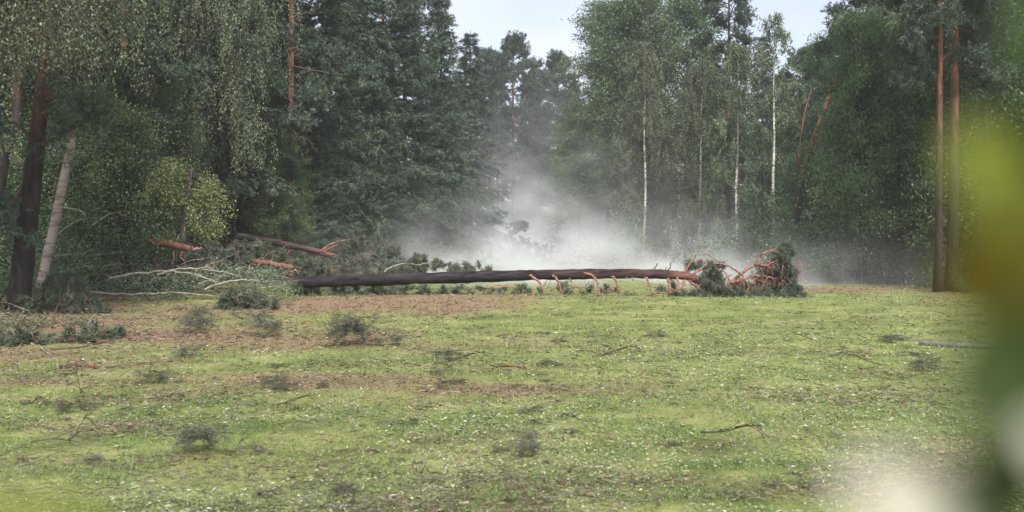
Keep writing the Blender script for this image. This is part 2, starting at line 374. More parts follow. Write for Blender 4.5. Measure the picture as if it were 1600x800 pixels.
def torn_leaves():
    x, y = scatter(60000, 4.3, 26); cl = fbm(x, y, 1.6, 71, 3) * .8 + .35 * fbm(x, y, .3, 72, 2)
    keep = (rng.random(len(x)) < np.clip((cl - .42) * 3.2 + .12 * (x > -1), .05, 1) * np.where(x < -3, .45, 1)) & (bare_mask(x, y) < .75)
    x, y = x[keep], y[keep]; n = len(x)
    mb = MB(); az = rng.uniform(0, 2 * math.pi, n)
    c = np.stack([x, y, ground_z(x, y) + rng.uniform(.015, .035, n)], -1)
    d = np.stack([np.cos(az), np.sin(az), rng.normal(0.02, .14, n)], -1)
    far = np.clip(y / 8, .8, 1.6)
    leaves(mb, c, d, rng.gamma(5, .0065, n) * far, rng.uniform(.007, .016, n) * far, np.clip(rng.beta(1.1, 2.1, n), 0, 1), 5)
    return mb.mesh('torn_leaves', foliage_mat('torn_leaf_undersides', (.17, .21, .08), (.42, .45, .28), (.72, .73, .62), 0.2, 0.08, 0.0))
tl = obj('torn_leaves', torn_leaves()); tl['kind'] = 'stuff'; tag(tl, 'pale torn leaf scraps sprinkled all over the lawn', 'leaves')

# ------------------------------------------------------------------ tree builders: each returns mesh data (trunk, branches, crown)
def trunk_path(H, lean=(0, 0), wig=0.02, n=14):
    t = np.linspace(0, 1, n); p = np.zeros((n, 3)); p[:, 2] = t * H
    p[:, 0] = lean[0] * H * t + np.cumsum(rng.normal(0, wig, n)) * H * .05; p[:, 1] = lean[1] * H * t + np.cumsum(rng.normal(0, wig, n)) * H * .05
    p[:, :2] -= p[0, :2]
    return p

def on_path(p, t):
    i = t * (len(p) - 1); k = min(int(i), len(p) - 2); return p[k] + (p[k + 1] - p[k]) * (i - k)

def flare(r0, H, n=14, tip=0.06):
    t = np.linspace(0, 1, n); return r0 * ((1 - t) ** 0.8 * (1 - tip) + tip) * (1 + 0.35 * np.exp(-t * H / 0.5))

def broadleaf(key, H=15, R=3.2, cb=0.12, r0=.16, nl=70, N=26000, leaf=.10, bark='grey_bark', fol='aspen', up=0.7, weep=0.0, prof=None, strands=0.0, clump=.30, wig=.02, sub=7, tlo=None):
    T = MB(); B = MB(); C = MB()
    tp = trunk_path(H, wig=wig); tube(T, tp, flare(r0, H), 9, rough=.03)
    pts = []; dirs = []; cid = []
    for q in range(nl):
        t = cb + (0.98 - cb) * ((q + rng.random()) / nl) ** 0.9
        u = (t - cb) / (1 - cb)
        pr = prof(u) if prof else (math.sin(math.pi * min(1, 0.18 + 0.80 * u)) ** 0.7)
        Lb = R * max(.15, pr) * rng.uniform(.65, 1.12)
        az = q * 2.39996 + rng.normal(0, .3); el = up * (0.4 + .8 * u) + rng.normal(0, .12)
        d = (math.cos(az) * math.cos(el), math.sin(az) * math.cos(el), math.sin(el))
        s = on_path(tp, t); bp_ = branch(s, d, Lb, 6, 0.35 + weep, .09); limb_c = rng.random()
        tube(B, bp_, np.linspace(max(.012, r0 * .32 * (1 - u * .7)), .008, len(bp_)), 4, cap=False)
        for k in range(sub):
            a = rng.uniform(.28, 1.0); p0 = on_path(bp_, a)
            d2 = unit(np.array(d) * .8 + rng.normal(0, .6, 3) + (0, 0, .1)); l2 = Lb * rng.uniform(.16, .38) + .25
            tw = branch(p0, d2, l2, 4, .3 + weep, .15)
            tube(B, tw, np.linspace(.010, .004, 5), 3, cap=False)
            c = .6 * limb_c + .4 * rng.random()
            for a2 in (.35, .7, 1.0):
                pts.append(on_path(tw, a2)); dirs.append(d2); cid.append(c)
    pts = np.array(pts); dirs = np.array(dirs); cid = np.array(cid)
    m = N // len(pts) + 1
    idx = np.repeat(np.arange(len(pts)), m); rng.shuffle(idx); idx = idx[:N]
    c0 = pts[idx]
    if strands:
        ln = rng.uniform(.2, 1, len(pts))[idx] * strands; tt = rng.random(len(idx)) ** .8
        sway = rng.normal(0, .16, (len(pts), 3))[idx]
        c = c0 + np.stack([sway[:, 0] * tt, sway[:, 1] * tt, -tt * ln], -1) + rng.normal(0, .05, (len(idx), 3))
        d = rdir(len(idx)) * .6 + (0, 0, -1.0)
    else:
        c = c0 + rng.normal(0, 1, (len(idx), 3)) * np.array([clump, clump, clump * .6])
        d = rdir(len(idx)) + dirs[idx] * .4 + (0, 0, -.3)
    sz = leaf * rng.uniform(.6, 1.25, len(idx))
    tint = np.clip(.12 + .62 * cid[idx] + rng.normal(0, .09, len(idx)), 0, 1)
    leaves(C, c, d, sz, sz * .62, tint, 2.0)
    return dict(key=key, trunk=T.mesh(key + '_trunk', M[bark], True), branches=B.mesh(key + '_branches', M[bark if bark != 'birch_bark' else 'dark_bark'], True), crown=C.mesh(key + '_crown', M[fol]), H=H)

def spruce(key, H=18, R=3.0, cb=.06, r0=.17, fol='spruce', N=52000, power=.75, droop=.9, bark='dark_bark', gap=.42):
    T = MB(); B = MB(); C = MB()
    tp = trunk_path(H, wig=.01); tube(T, tp, flare(r0, H), 8, rough=.03)
    pts = []; dirs = []; cid = []; wt = []
    z = cb * H
    while z < H * .985:
        u = z / H; nb = rng.integers(5, 8); a0 = rng.random() * 6.28; fullness = rng.uniform(.75, 1.1)
        for q in range(nb):
            L = max(.2, R * min(1, (1 - u) * 1.25) ** power * fullness * rng.uniform(.6, 1.15))
            az = a0 + q * 6.283 / nb + rng.normal(0, .25); el = -0.25 + 0.75 * u + rng.normal(0, .1)
            d = np.array((math.cos(az) * math.cos(el), math.sin(az) * math.cos(el), math.sin(el)))
            bp_ = branch(on_path(tp, min(.995, u)), d, L, 6, 0.25 * droop, .06); bp_[-2:, 2] += L * np.array([.02, .05])
            tube(B, bp_, np.linspace(max(.01, .035 * L / R), .006, 7), 4, cap=False)
            side = np.array((-d[1], d[0], 0)); c = rng.random(); ns = int(5 + L * 4)
            for k in range(ns):
                a = rng.uniform(.12, 1); sg = 1 if k % 2 else -1
                d2 = unit(d * .75 + side * sg * .8 + (0, 0, -.35 * droop) + rng.normal(0, .15, 3)); l2 = L * .34 * (1.1 - a * .75) + .15
                p0 = on_path(bp_, a); npt = max(2, int(l2 / .11))
                for j in range(npt):
                    s = (j + .5) / npt; pts.append(p0 + d2 * l2 * s + np.array((0, 0, -.22 * droop * l2 * s * s))); dirs.append(d2); cid.append(c)
        z += gap * rng.uniform(.7, 1.3) * (1.15 - .6 * u)
    pts = np.array(pts); dirs = np.array(dirs); cid = np.array(cid)
    idx = rng.integers(0, len(pts), N)
    c = pts[idx] + rng.normal(0, .05, (N, 3)); d = dirs[idx] + rng.normal(0, .45, (N, 3)) + (0, 0, -.22 * droop)
    leaves(C, c, d, rng.uniform(.14, .30, N), rng.uniform(.035, .07, N), np.clip(.15 + .5 * cid[idx] + rng.normal(0, .10, N), 0, 1), .9, True)
    return dict(key=key, trunk=T.mesh(key + '_trunk', M[bark], True), branches=B.mesh(key + '_branches', M['dark_bark'], True), crown=C.mesh(key + '_crown', M[fol]), H=H)

def tufts(C, centers, dirs, cid, nb=9, L=.13, W=.016):
    """bursts of needle blades"""
    n = len(centers); idx = np.repeat(np.arange(n), nb)
    d = unit(dirs)[idx] * .75 + rng.normal(0, .6, (len(idx), 3))
    c = centers[idx] + rng.normal(0, .02, (len(idx), 3))
    leaves(C, c, d, L * rng.uniform(.7, 1.25, len(idx)), W * rng.uniform(.8, 1.2, len(idx)), np.clip(.22 + .45 * cid[idx] + rng.normal(0, .12, len(idx)), 0, 1), .5, True)

def pine(key, H=20, R=3.0, cb=.55, r0=.20, nl=34, ntuft=6400, lean=(0, 0), L=.19, W=.038, stubs=8, path=None, radii=None, fol='pine', extra=None, a1=1.0):
    T = MB(); B = MB(); C = MB()
    tp = path if path is not None else trunk_path(H, lean, .015)
    tube(T, tp, radii if radii is not None else flare(r0, H, len(tp), .12), 10, 0, a1, rough=.03)
    pts = []; dirs = []; cid = []
    def clumps(bp_, Lb, d, u):
        for k in range(6):
            a = rng.uniform(.45, 1.0); d2 = unit(np.array(d) * .7 + rng.normal(0, .5, 3) + (0, 0, .35)); l2 = Lb * rng.uniform(.12, .3) + .15
            tw = branch(on_path(bp_, a), d2, l2, 3, .1, .2); tube(B, tw, np.linspace(.014, .006, 4), 3, cap=False)
            c = rng.random()
            for j in range(10):
                pts.append(on_path(tw, rng.uniform(.25, 1)) + rng.normal(0, 1, 3) * (.26, .26, .13)); dirs.append(d2 + (0, 0, .3)); cid.append(c)
    for q in range(nl):
        u = ((q + rng.random()) / nl) ** .85; t = cb + (.99 - cb) * u
        Lb = R * (math.sin(math.pi * min(1, .22 + .72 * u)) ** .8) * rng.uniform(.5, 1.15)
        az = q * 2.39996 + rng.normal(0, .4); el = -.15 + .95 * u + rng.normal(0, .15)
        d = (math.cos(az) * math.cos(el), math.sin(az) * math.cos(el), math.sin(el))
        bp_ = branch(on_path(tp, t), d, Lb, 6, -.1 + .3 * (1 - u), .14)
        tube(B, bp_, np.linspace(.05 * (1 - .5 * u), .012, 7), 5, .6, 1, cap=False)
        clumps(bp_, Lb, d, u)
    for q in range(stubs):
        t = rng.uniform(.3, cb); az = rng.random() * 6.28
        bp_ = branch(on_path(tp, t), (math.cos(az), math.sin(az), rng.uniform(-.3, .3)), rng.uniform(.3, 1.2), 4, .3, .15)
        tube(B, bp_, np.linspace(.022, .006, 5), 4, cap=False)
    for e in (extra or []):
        bp_ = spline(e, 8); tube(B, bp_, np.linspace(.05, .014, 8), 5, .6, 1, cap=False); clumps(bp_, np.linalg.norm(bp_[-1] - bp_[0]), bp_[-1] - bp_[0], .5)
    pts = np.array(pts); dirs = np.array(dirs); cid = np.array(cid)
    idx = rng.integers(0, len(pts), ntuft)
    tufts(C, pts[idx] + rng.normal(0, .08, (ntuft, 3)), dirs[idx], cid[idx], 9, L, W)
    return dict(key=key, trunk=T.mesh(key + '_trunk', M['pine_bark'], True), branches=B.mesh(key + '_branches', M['pine_branch'], True), crown=C.mesh(key + '_crown', M[fol]), H=H)

def plant(proto, name, label, cat, x, y, H=None, rz=None, group=None, tilt=(0, 0), wide=1.0):
    e = thing(name, label, cat, (x, y, float(ground_z(x, y)) - .05), group)
    s = (H / proto['H']) if H else 1.0
    e.scale = (s * wide, s * wide, s)
    e.rotation_euler = (tilt[0], tilt[1], rng.random() * 6.28 if rz is None else rz)
    for k in ('trunk', 'branches', 'crown'):
        if proto.get(k): obj(k, proto[k], e)
    return e

def at(px, Y): return (px - 800) / F * Y, Y
def topH(py, Y): return CH + (HZ - py) / F * Y

oval = lambda u: (math.sin(math.pi * min(1, .30 + .66 * u)) ** .6)
ASP = [broadleaf('aspen_a', 15.5, 3.3, .06, .15, 100, 70000, .135, 'grey_bark', 'aspen', .75, prof=oval, clump=.30),
       broadleaf('aspen_b', 15.5, 2.9, .05, .14, 95, 62000, .135, 'grey_bark', 'aspen', .85, prof=oval, clump=.27)]
ALD = [broadleaf('alder_a', 13, 3.2, .05, .12, 85, 70000, .115, 'dark_bark', 'alder', .55, prof=oval, clump=.28),
       broadleaf('alder_b', 13, 2.8, .04, .10, 85, 62000, .11, 'dark_bark', 'alder', .65, prof=oval, clump=.25)]
BIR = [broadleaf('birch_a', 14, 2.4, .22, .11, 70, 58000, .085, 'birch_bark', 'birch', .8, .5, strands=1.5, wig=.04, sub=5),
       broadleaf('birch_b', 14, 2.1, .12, .10, 70, 52000, .085, 'birch_bark', 'birch', .9, .5, strands=1.1, wig=.05, sub=5)]
THIN = broadleaf('thin_birch', 12, 1.25, .42, .09, 30, 8000, .09, 'birch_bark', 'birch', .9, .2, strands=.7, wig=.05, sub=4)
SPR = [spruce('spruce_a', 18, 3.1), spruce('spruce_b', 18, 2.7, .10, power=.6, gap=.5, droop=1.2), spruce('spruce_c', 18, 3.6, .04, power=.9, gap=.46, N=60000)]
PIN = [pine('pine_a'), pine('pine_b', 18, 3.2, .34, .19, 54, 11500), pine('pine_c', 19, 2.4, .62, .17, 28, 4600)]
def bush(key, H, R, fol, N, leaf):
    T = MB(); C = MB(); pts = []; cid = []
    for q in range(9):
        az = rng.random() * 6.28; el = rng.uniform(.5, 1.4)
        bp_ = branch((rng.normal(0, .1), rng.normal(0, .1), 0), (math.cos(az) * math.cos(el) * R / H * 1.6, math.sin(az) * math.cos(el) * R / H * 1.6, math.sin(el)), H * rng.uniform(.7, 1.05), 6, .5, .12)
        tube(T, bp_, np.linspace(.02, .006, 7), 4, cap=False)
        for k in range(14):
            a = rng.uniform(.2, 1); c = rng.random(); p0 = on_path(bp_, a) + rng.normal(0, .22, 3) * (1, 1, .6)
            pts.append(p0); cid.append(c)
    pts = np.array(pts); pts[:, 2] = np.abs(pts[:, 2]) + .05; cid = np.array(cid); idx = rng.integers(0, len(pts), N)
    c = pts[idx] + rng.normal(0, .15, (N, 3)); c[:, 2] = np.abs(c[:, 2]); sz = leaf * rng.uniform(.6, 1.2, N)
    leaves(C, c, rdir(N) + (0, 0, -.2), sz, sz * .6, np.clip(.2 + .5 * cid[idx] + rng.normal(0, .15, N), 0, 1), 1.2)
    return dict(key=key, branches=T.mesh(key + '_stems', M['dark_bark'], True), crown=C.mesh(key + '_leaves', M[fol]), H=H)
BUSH = [bush('bush_a', 2.2, 1.4, 'alder', 5200, .075), bush('bush_b', 1.6, 1.3, 'aspen', 4200, .07), bush('bush_c', 1.3, 1.3, 'birch', 3600, .055)]

def put(kind, name, label, cat, px, Y, top=None, H=None, **kw):
    x, y = at(px, Y); return plant(kind, name, label, cat, x, y, H if H else topH(top, Y), **kw)

# --- conifers of the left wall
put(SPR[0], 'spruce_tree', 'tall dark spruce left of the drooping spruce, top out of frame', 'tree', 425, 39, H=19)
put(SPR[2], 'spruce_tree', 'broad drooping spruce with wide layered boughs in middle of left wall', 'tree', 505, 38, H=17.5)
put(SPR[1], 'spruce_tree', 'slim spruce directly right of the broad drooping spruce', 'tree', 575, 42, H=17)
put(SPR[0], 'spruce_tree', 'dark spruce whose boughs meet the mist, third from the gap', 'tree', 632, 43, H=15.5)
put(SPR[2], 'spruce_tree', 'large spruce at the right end of left wall beside the gap', 'tree', 690, 44, top=-35, wide=1.0)
put(SPR[1], 'spruce_tree', 'shorter spruce peeking out behind the wall end at the gap', 'tree', 735, 50, top=48, wide=1.15)
put(PIN[1], 'scots_pine', 'red-barked pine showing between the spruces of left wall', 'tree', 598, 43.5, H=17)
put(PIN[2], 'scots_pine', 'pine with thin crown against the sky notch above left wall', 'tree', 655, 50, top=-15)
put(PIN[1], 'scots_pine', 'dark pine beside the hanging birch, left of the spruces', 'tree', 455, 34, H=17)
# --- far end of the clearing
put(PIN[1], 'scots_pine', 'misty far pine in the gap, tallest against the sky', 'tree', 803, 70, top=72)
put(PIN[1], 'scots_pine', 'misty far pine in the gap, close to the left wall', 'tree', 765, 72, top=92)
put(SPR[1], 'spruce_tree', 'misty far spruce in the middle of the gap', 'tree', 838, 74, top=102)
put(PIN[1], 'scots_pine', 'misty far pine in the gap beside the tall aspens', 'tree', 872, 70, top=98)
put(SPR[0], 'spruce_tree', 'misty far spruce at the gap behind the shorter spruce', 'tree', 778, 82, top=112)
for k, px in enumerate((715, 745, 822, 858, 895)):
    put([SPR[0], PIN[1]][k % 2], ['spruce_tree', 'scots_pine'][k % 2], ['faint spruce', 'faint pine'][k % 2] + ' at the misty far end of the clearing', 'tree', px, 92 + 3 * k, top=112 + 4 * k, group='conifers at the misty far end')
# --- right wall
put(ASP[0], 'aspen_tree', 'tall leafy aspen next to the sky gap on the right', 'tree', 948, 52, top=18)
put(ASP[1], 'aspen_tree', 'tallest leafy aspen in the centre of right wall', 'tree', 995, 52, top=-22)
put(ASP[0], 'aspen_tree', 'leafy aspen behind the orange pine stem', 'tree', 1068, 55, top=-8)
put(ALD[1], 'alder_tree', 'low leafy alder at the misty foot of the aspens', 'tree', 905, 50, top=170)
put(BIR[1], 'birch_tree', 'slender birch with white stem in front of the aspens', 'tree', 1005, 45, top=62)
put(BIR[0], 'birch_tree', 'olive weeping birch left of the orange pine stem', 'tree', 1092, 42, top=95)
put(PIN[2], 'scots_pine', 'pine with bare orange stem and crown at top edge', 'tree', 1138, 43, H=15.2, rz=.6)
put(BIR[1], 'birch_tree', 'birch with forked white stem right of the orange pine', 'tree', 1153, 40, top=70)
put(THIN, 'birch_tree', 'thin bare-stemmed white birch standing alone with sparse top', 'tree', 1207, 39, top=22)
put(SPR[1], 'spruce_tree', 'dark spruce behind the thin bare-stemmed birch', 'tree', 1190, 60, top=58)
put(PIN[1], 'scots_pine', 'dark pine under the bright sky notch at right', 'tree', 1252, 56, top=88)
put(ALD[0], 'alder_tree', 'bushy alder right of the thin bare-stemmed birch', 'tree', 1245, 44, top=190)
put(ALD[1], 'alder_tree', 'bushy alder behind the leaning broken pines', 'tree', 1290, 45, top=70)
put(PIN[1], 'scots_pine', 'dark pine crown at the right edge of sky notch', 'tree', 1345, 42, top=-30)
put(ALD[0], 'alder_tree', 'large alder right of the leaning pines', 'tree', 1368, 38, top=100)

put(ALD[1], 'alder_tree', 'dense alder left of the twin pine stems', 'tree', 1425, 33, top=60)
put(ALD[0], 'alder_tree', 'tall alder behind the twin pine stems', 'tree', 1480, 37, H=14)
put(ALD[1], 'alder_tree', 'alder at the right edge behind the blurred leaves', 'tree', 1545, 31, H=13)
put(ALD[0], 'alder_tree', 'outermost right alder behind the blurred leaves', 'tree', 1620, 29, H=13)
EDGE = pine('edge_pine', 13, 2.8, .60, .185, 26, 5000, lean=(.004, 0), stubs=12, extra=[[(0, 0, 7.2), (-.6, -.1, 7.5), (-1.4, -.2, 7.1)], [(0, 0, 8.4), (-.8, .1, 8.9), (-1.9, .1, 8.7)], [(0, 0, 6.6), (.5, .1, 6.9), (1.2, .2, 6.6)]])
put(EDGE, 'scots_pine', 'thick straight pine stem, nearer of the twin stems at right', 'tree', 1488, 26.8, H=13, rz=0)
put(EDGE, 'scots_pine', 'red pine stem just left of the thick twin stem', 'tree', 1467, 26.3, H=12.4, rz=2.9, wide=.72)
for k, (px, Y) in enumerate(((1100, 62), (1150, 66), (1210, 64), (1310, 56), (1390, 48), (1450, 44), (1530, 40), (1600, 38), (1680, 33), (1740, 28), (1020, 64), (960, 64))):
    put([ALD[0], SPR[0], ASP[1], ALD[1]][k % 4], ['alder_tree', 'spruce_tree', 'aspen_tree', 'alder_tree'][k % 4], ['leafy alder', 'dark spruce', 'leafy aspen', 'leafy alder'][k % 4] + ' deep inside the right forest wall', 'tree', px, Y, H=[12, 12.5, 12.5, 12][k % 4] if px < 1320 else 14, group='trees deep in the right-hand forest')
# --- left side
put(ALD[0], 'alder_tree', 'leafy alder behind the near dark pine stem', 'tree', 40, 29, H=12)
put(ALD[1], 'alder_tree', 'leafy alder behind the broken birch snag', 'tree', 130, 31, H=11)
put(PIN[1], 'scots_pine', 'pine with red stem and bluish boughs right of the snag', 'tree', 196, 27, H=14.5, rz=.4)
put(PIN[0], 'scots_pine', 'pine with red stem showing at the top left corner', 'tree', 28, 26, H=18)
DBIR = broadleaf('dark_birch', 14, 2.7, .36, .13, 80, 60000, .068, 'black_bark', 'birch', .7, .6, strands=1.9, wig=.04, sub=5)
put(DBIR, 'birch_tree', 'olive hanging birch between the bluish pine and the spruces', 'tree', 325, 29.5, H=14.5, wide=.92)
put(ALD[0], 'alder_tree', 'alder with foliage to the ground left of the young birch', 'tree', 235, 30, top=95)
put(ALD[1], 'alder_tree', 'low dark alder under the left end of the spruces', 'tree', 440, 34, top=205)
put(SPR[2], 'spruce_tree', 'low spruce with boughs to the ground behind the slanting trunk', 'tree', 520, 36, top=170)
put(SPR[0], 'spruce_tree', 'small spruce at the foot of the wall beside the mist', 'tree', 615, 40, top=190)
put(ALD[1], 'alder_tree', 'dark alder under the hanging birch in left shade', 'tree', 300, 35, H=11.5)
put(spruce('tall_spruce', 19, 3.0, .20, .27, bark='black_bark', N=40000), 'spruce_tree', 'spruce with thick dark stem behind the yellow-green young birch', 'tree', 340, 33, H=19)
put(PIN[2], 'scots_pine', 'thin dark stem right of the thick spruce stem', 'tree', 360, 36, H=18)
put(PIN[2], 'scots_pine', 'outer thin dark stem left of the broad drooping spruce', 'tree', 374, 37, H=18)
put(ALD[0], 'alder_tree', 'leafy alder with mid-green crown left of the dark pine', 'tree', 408, 37, top=110)
for k, (px, Y) in enumerate(((-40, 36), (70, 40), (160, 42), (250, 44), (330, 48), (410, 50), (480, 52), (540, 54), (610, 58), (-120, 30), (-180, 25), (680, 66), (200, 36))):
    put([SPR[0], ALD[0], SPR[1], ASP[1]][k % 4], ['spruce_tree', 'alder_tree', 'spruce_tree', 'aspen_tree'][k % 4], ['dark spruce', 'leafy alder', 'dark spruce', 'leafy aspen'][k % 4] + ' deep inside the left forest wall', 'tree', px, Y, H=15 if px < 560 else 13, group='trees deep in the left-hand forest')

ALS2 = broadleaf('alder_e', 6, 1.9, .08, .06, 50, 20000, .085, 'black_bark', 'alder', .5, prof=oval, clump=.22, wig=.06)
put(ALS2, 'alder_tree', 'young alder hiding the foot of the red-stemmed pine', 'tree', 192, 25.4, H=5.2)
put(ALS2, 'alder_tree', 'young alder behind the near leaning pine', 'tree', 10, 26, H=4.8)
put(ALS2, 'alder_tree', 'young alder between the snag and the red-stemmed pine', 'tree', 140, 26.5, H=4.8)
# --- the near pine on the left
x0, y0 = at(25, 19.4)
path = np.array([P(25, 492, 19.4), P(32, 440, 19.4), P(40, 370, 19.4), P(50, 290, 19.4), P(61, 210, 19.4), P(72, 120, 19.4), P(80, 40, 19.4), P(88, -60, 19.4), P(92, -180, 19.4), P(92, -330, 19.4), P(95, -480, 19.4)])
b0 = path[0].copy(); path = spline(path - b0, 22)
rad = np.interp(np.linspace(0, 1, 22), [0, .06, .3, .5, .6, 1], [.30, .235, .20, .14, .115, .05])
np_ = pine('near_pine', 13, 2.6, .62, .2, 26, 7000, L=.13, W=.022, stubs=4, path=path, radii=rad, a1=.86,
           extra=[[P(55, 260, 19.4) - b0, P(30, 300, 19.2) - b0, P(8, 360, 19) - b0], [P(66, 160, 19.4) - b0, P(110, 150, 19.2) - b0, P(165, 185, 19) - b0], [P(58, 230, 19.4) - b0, P(90, 215, 19.) - b0, P(130, 195, 18.8) - b0],
                  [P(60, 230, 19.4) - b0, P(20, 190, 19) - b0, P(-30, 215, 18.8) - b0]])
e = thing('scots_pine', 'near leaning pine with dark lower stem at the left edge', 'tree', tuple(b0))
for k in ('trunk', 'branches', 'crown'): obj(k, np_[k], e)

# --- weeping birch hanging into the top left corner
def weeping():
    T = MB(); B = MB(); C = MB(); bx, by = -10.3, 15.6
    tp = np.array([(0, 0, 0), (.15, .1, 4), (.5, .1, 8), (.8, 0, 12), (.9, 0, 15)], float); tp = spline(tp, 14); tube(T, tp, flare(.22, 15), 10, rough=.03)
    st = []; ln = []; cid = []
    for q in range(84):
        t = rng.uniform(.34, .60) if q % 5 else rng.uniform(.6, .95); az = rng.uniform(-1.25, 1.0) if q % 6 else rng.random() * 6.28
        d = (math.cos(az), math.sin(az), .55); Lb = rng.uniform(1.6, 4.5)
        bp_ = branch(on_path(tp, t), d, Lb, 8, .9, .1); tube(B, bp_, np.linspace(.04, .008, 9), 4, cap=False)
        for k in range(26):
            a = rng.uniform(.2, 1); st.append(on_path(bp_, a) + rng.normal(0, .12, 3)); ln.append(rng.uniform(.9, 3.6)); cid.append(rng.random())
    st = np.array(st); ln = np.array(ln); cid = np.array(cid)
    zmin = 3.7 + 1.7 * vnoise(st[:, 0], st[:, 1], .45, 3)
    ln = np.clip(np.minimum(ln, st[:, 2] - zmin), .2, None)
    for k in range(0, len(st), 2):
        tube(B, np.array([st[k], st[k] + (rng.normal(0, .05), rng.normal(0, .05), -ln[k] * .5), st[k] + (rng.normal(0, .1), rng.normal(0, .1), -ln[k])]), [.006, .004, .002], 3, cap=False)
    N = 88000; idx = rng.choice(len(st), N, p=ln / ln.sum()); tt = rng.random(N); sw = rng.normal(0, .12, (len(st), 2))[idx]
    c = st[idx] + np.stack([sw[:, 0] * tt, sw[:, 1] * tt, -tt * ln[idx]], -1) + rng.normal(0, .035, (N, 3))
    sz = rng.uniform(.04, .062, N); leaves(C, c, rdir(N) * .7 + (0, 0, -1), sz, sz * .6, np.clip(.25 + .45 * cid[idx] + rng.normal(0, .17, N), 0, 1), .8)
    e = thing('birch_tree', 'weeping birch whose leafy strands hang into the top left corner', 'tree', (bx, by, float(ground_z(bx, by))))
    obj('trunk', T.mesh('weeping_trunk', M['birch_bark'], True), e); obj('branches', B.mesh('weeping_branches', M['dark_bark'], True), e); obj('crown', C.mesh('weeping_crown', M['birch']), e)
weeping()

def leaf_blobs(C, blobs, per, leaf=.06):
    for (c, r) in blobs:
        r = np.broadcast_to(np.asarray(r, float), (3,)); K = max(3, per // 26); idx = np.repeat(np.arange(K), 26)
        s = c + rdir(K) * (rng.random((K, 1)) ** .4) * r; cc = rng.random(K)
        p = s[idx] + rng.normal(0, .09, (len(idx), 3)); sz = leaf * rng.uniform(.6, 1.25, len(idx))
        leaves(C, p, rdir(len(idx)) + (0, 0, -.2), sz, sz * .6, np.clip(.2 + .5 * cc[idx] + rng.normal(0, .15, len(idx)), 0, 1), 1.0)

# --- broken birch snag
def snag():
    Y = 23.5; b = P(62, 452, Y); p = np.array([P(62, 455, Y), P(72, 410, Y), P(84, 360, Y), P(97, 300, Y), P(108, 250, Y), P(116, 212, Y)]) - b
    p = spline(p, 16); T = MB(); r = np.linspace(.140, .110, 16) * (1 + .05 * np.sin(np.arange(16) * 2.1)); r[-1] = .07; r[-2] = .11
    tube(T, p, r, 12, .06, .70, .04)
    S = MB()
    for k in range(9):
        a = k / 9 * 6.28; o = np.array((math.cos(a), math.sin(a) , 0)) * .08
        tube(S, [p[-3] + o, p[-1] + o * .9, p[-1] + o * .7 + (rng.normal(.03, .03), 0, rng.uniform(.08, .34))], [.035, .02, .004], 4, .2, .4)
    e = thing('birch_snag', 'leaning white birch trunk with dark bands, snapped off at top', 'tree', tuple(b))
    obj('trunk', T.mesh('snag_trunk', M['snag_bark'], True), e); obj('splinter', S.mesh('snag_splinters', M['orange_bark']), e)
    C = MB(); leaf_blobs(C, [(P(112, 225, Y) - b, .55), (P(130, 205, Y - .3) - b, .6), (P(95, 215, Y - .3) - b, .45), (P(120, 245, Y - .4) - b, .3)], 420, .06); obj('foliage', C.mesh('snag_foliage', M['green']), e)
    for (a, q1, q2, r0) in ((.52, (128, 330), (140, 352), .025), (.35, (120, 345), (150, 340), .02)):
        B = MB(); s = on_path(p, a); tube(B, spline([s, P(*q1, Y) - b, P(*q2, Y) - b], 7), np.linspace(r0, .006, 7), 5); obj('branch', B.mesh('snag_branch', M['birch_limb'], True), e)
snag()
# splintered pale pine limb at the far left edge
def broken_limb():
    Y = 18.8; T = MB(); q = lambda a, b_: P(a, b_, Y)
    b = P(-25, 480, Y); b[2] = float(ground_z(b[0], b[1]))
    tr = spline(np.array([b, q(-15, 400), q(-2, 310), q(8, 262), q(12, 238)]) - b, 12); tube(T, tr, np.interp(np.linspace(0, 1, 12), [0, 1], [.13, .07]), 8, .3, .6, .04)
    e = thing('broken_sapling', 'snapped sapling with pale splintered top at the far left edge', 'tree', tuple(b))
    obj('trunk', T.mesh('sapling_trunk', M['dark_bark'], True), e)
    for pts in ([(12, 240), (10, 225), (14, 212)], [(13, 240), (16, 226), (9, 218)], [(12, 244), (25, 255), (36, 258)], [(13, 242), (28, 250), (39, 264)], [(10, 245), (2, 232), (4, 218)]):
        S = MB(); tube(S, spline([q(*k) - b for k in pts], 6), np.linspace(.035, .006, 6), 4, .3, 1); obj('splinter', S.mesh('sapling_splinter', M['birch_limb'], True), e)
broken_limb()

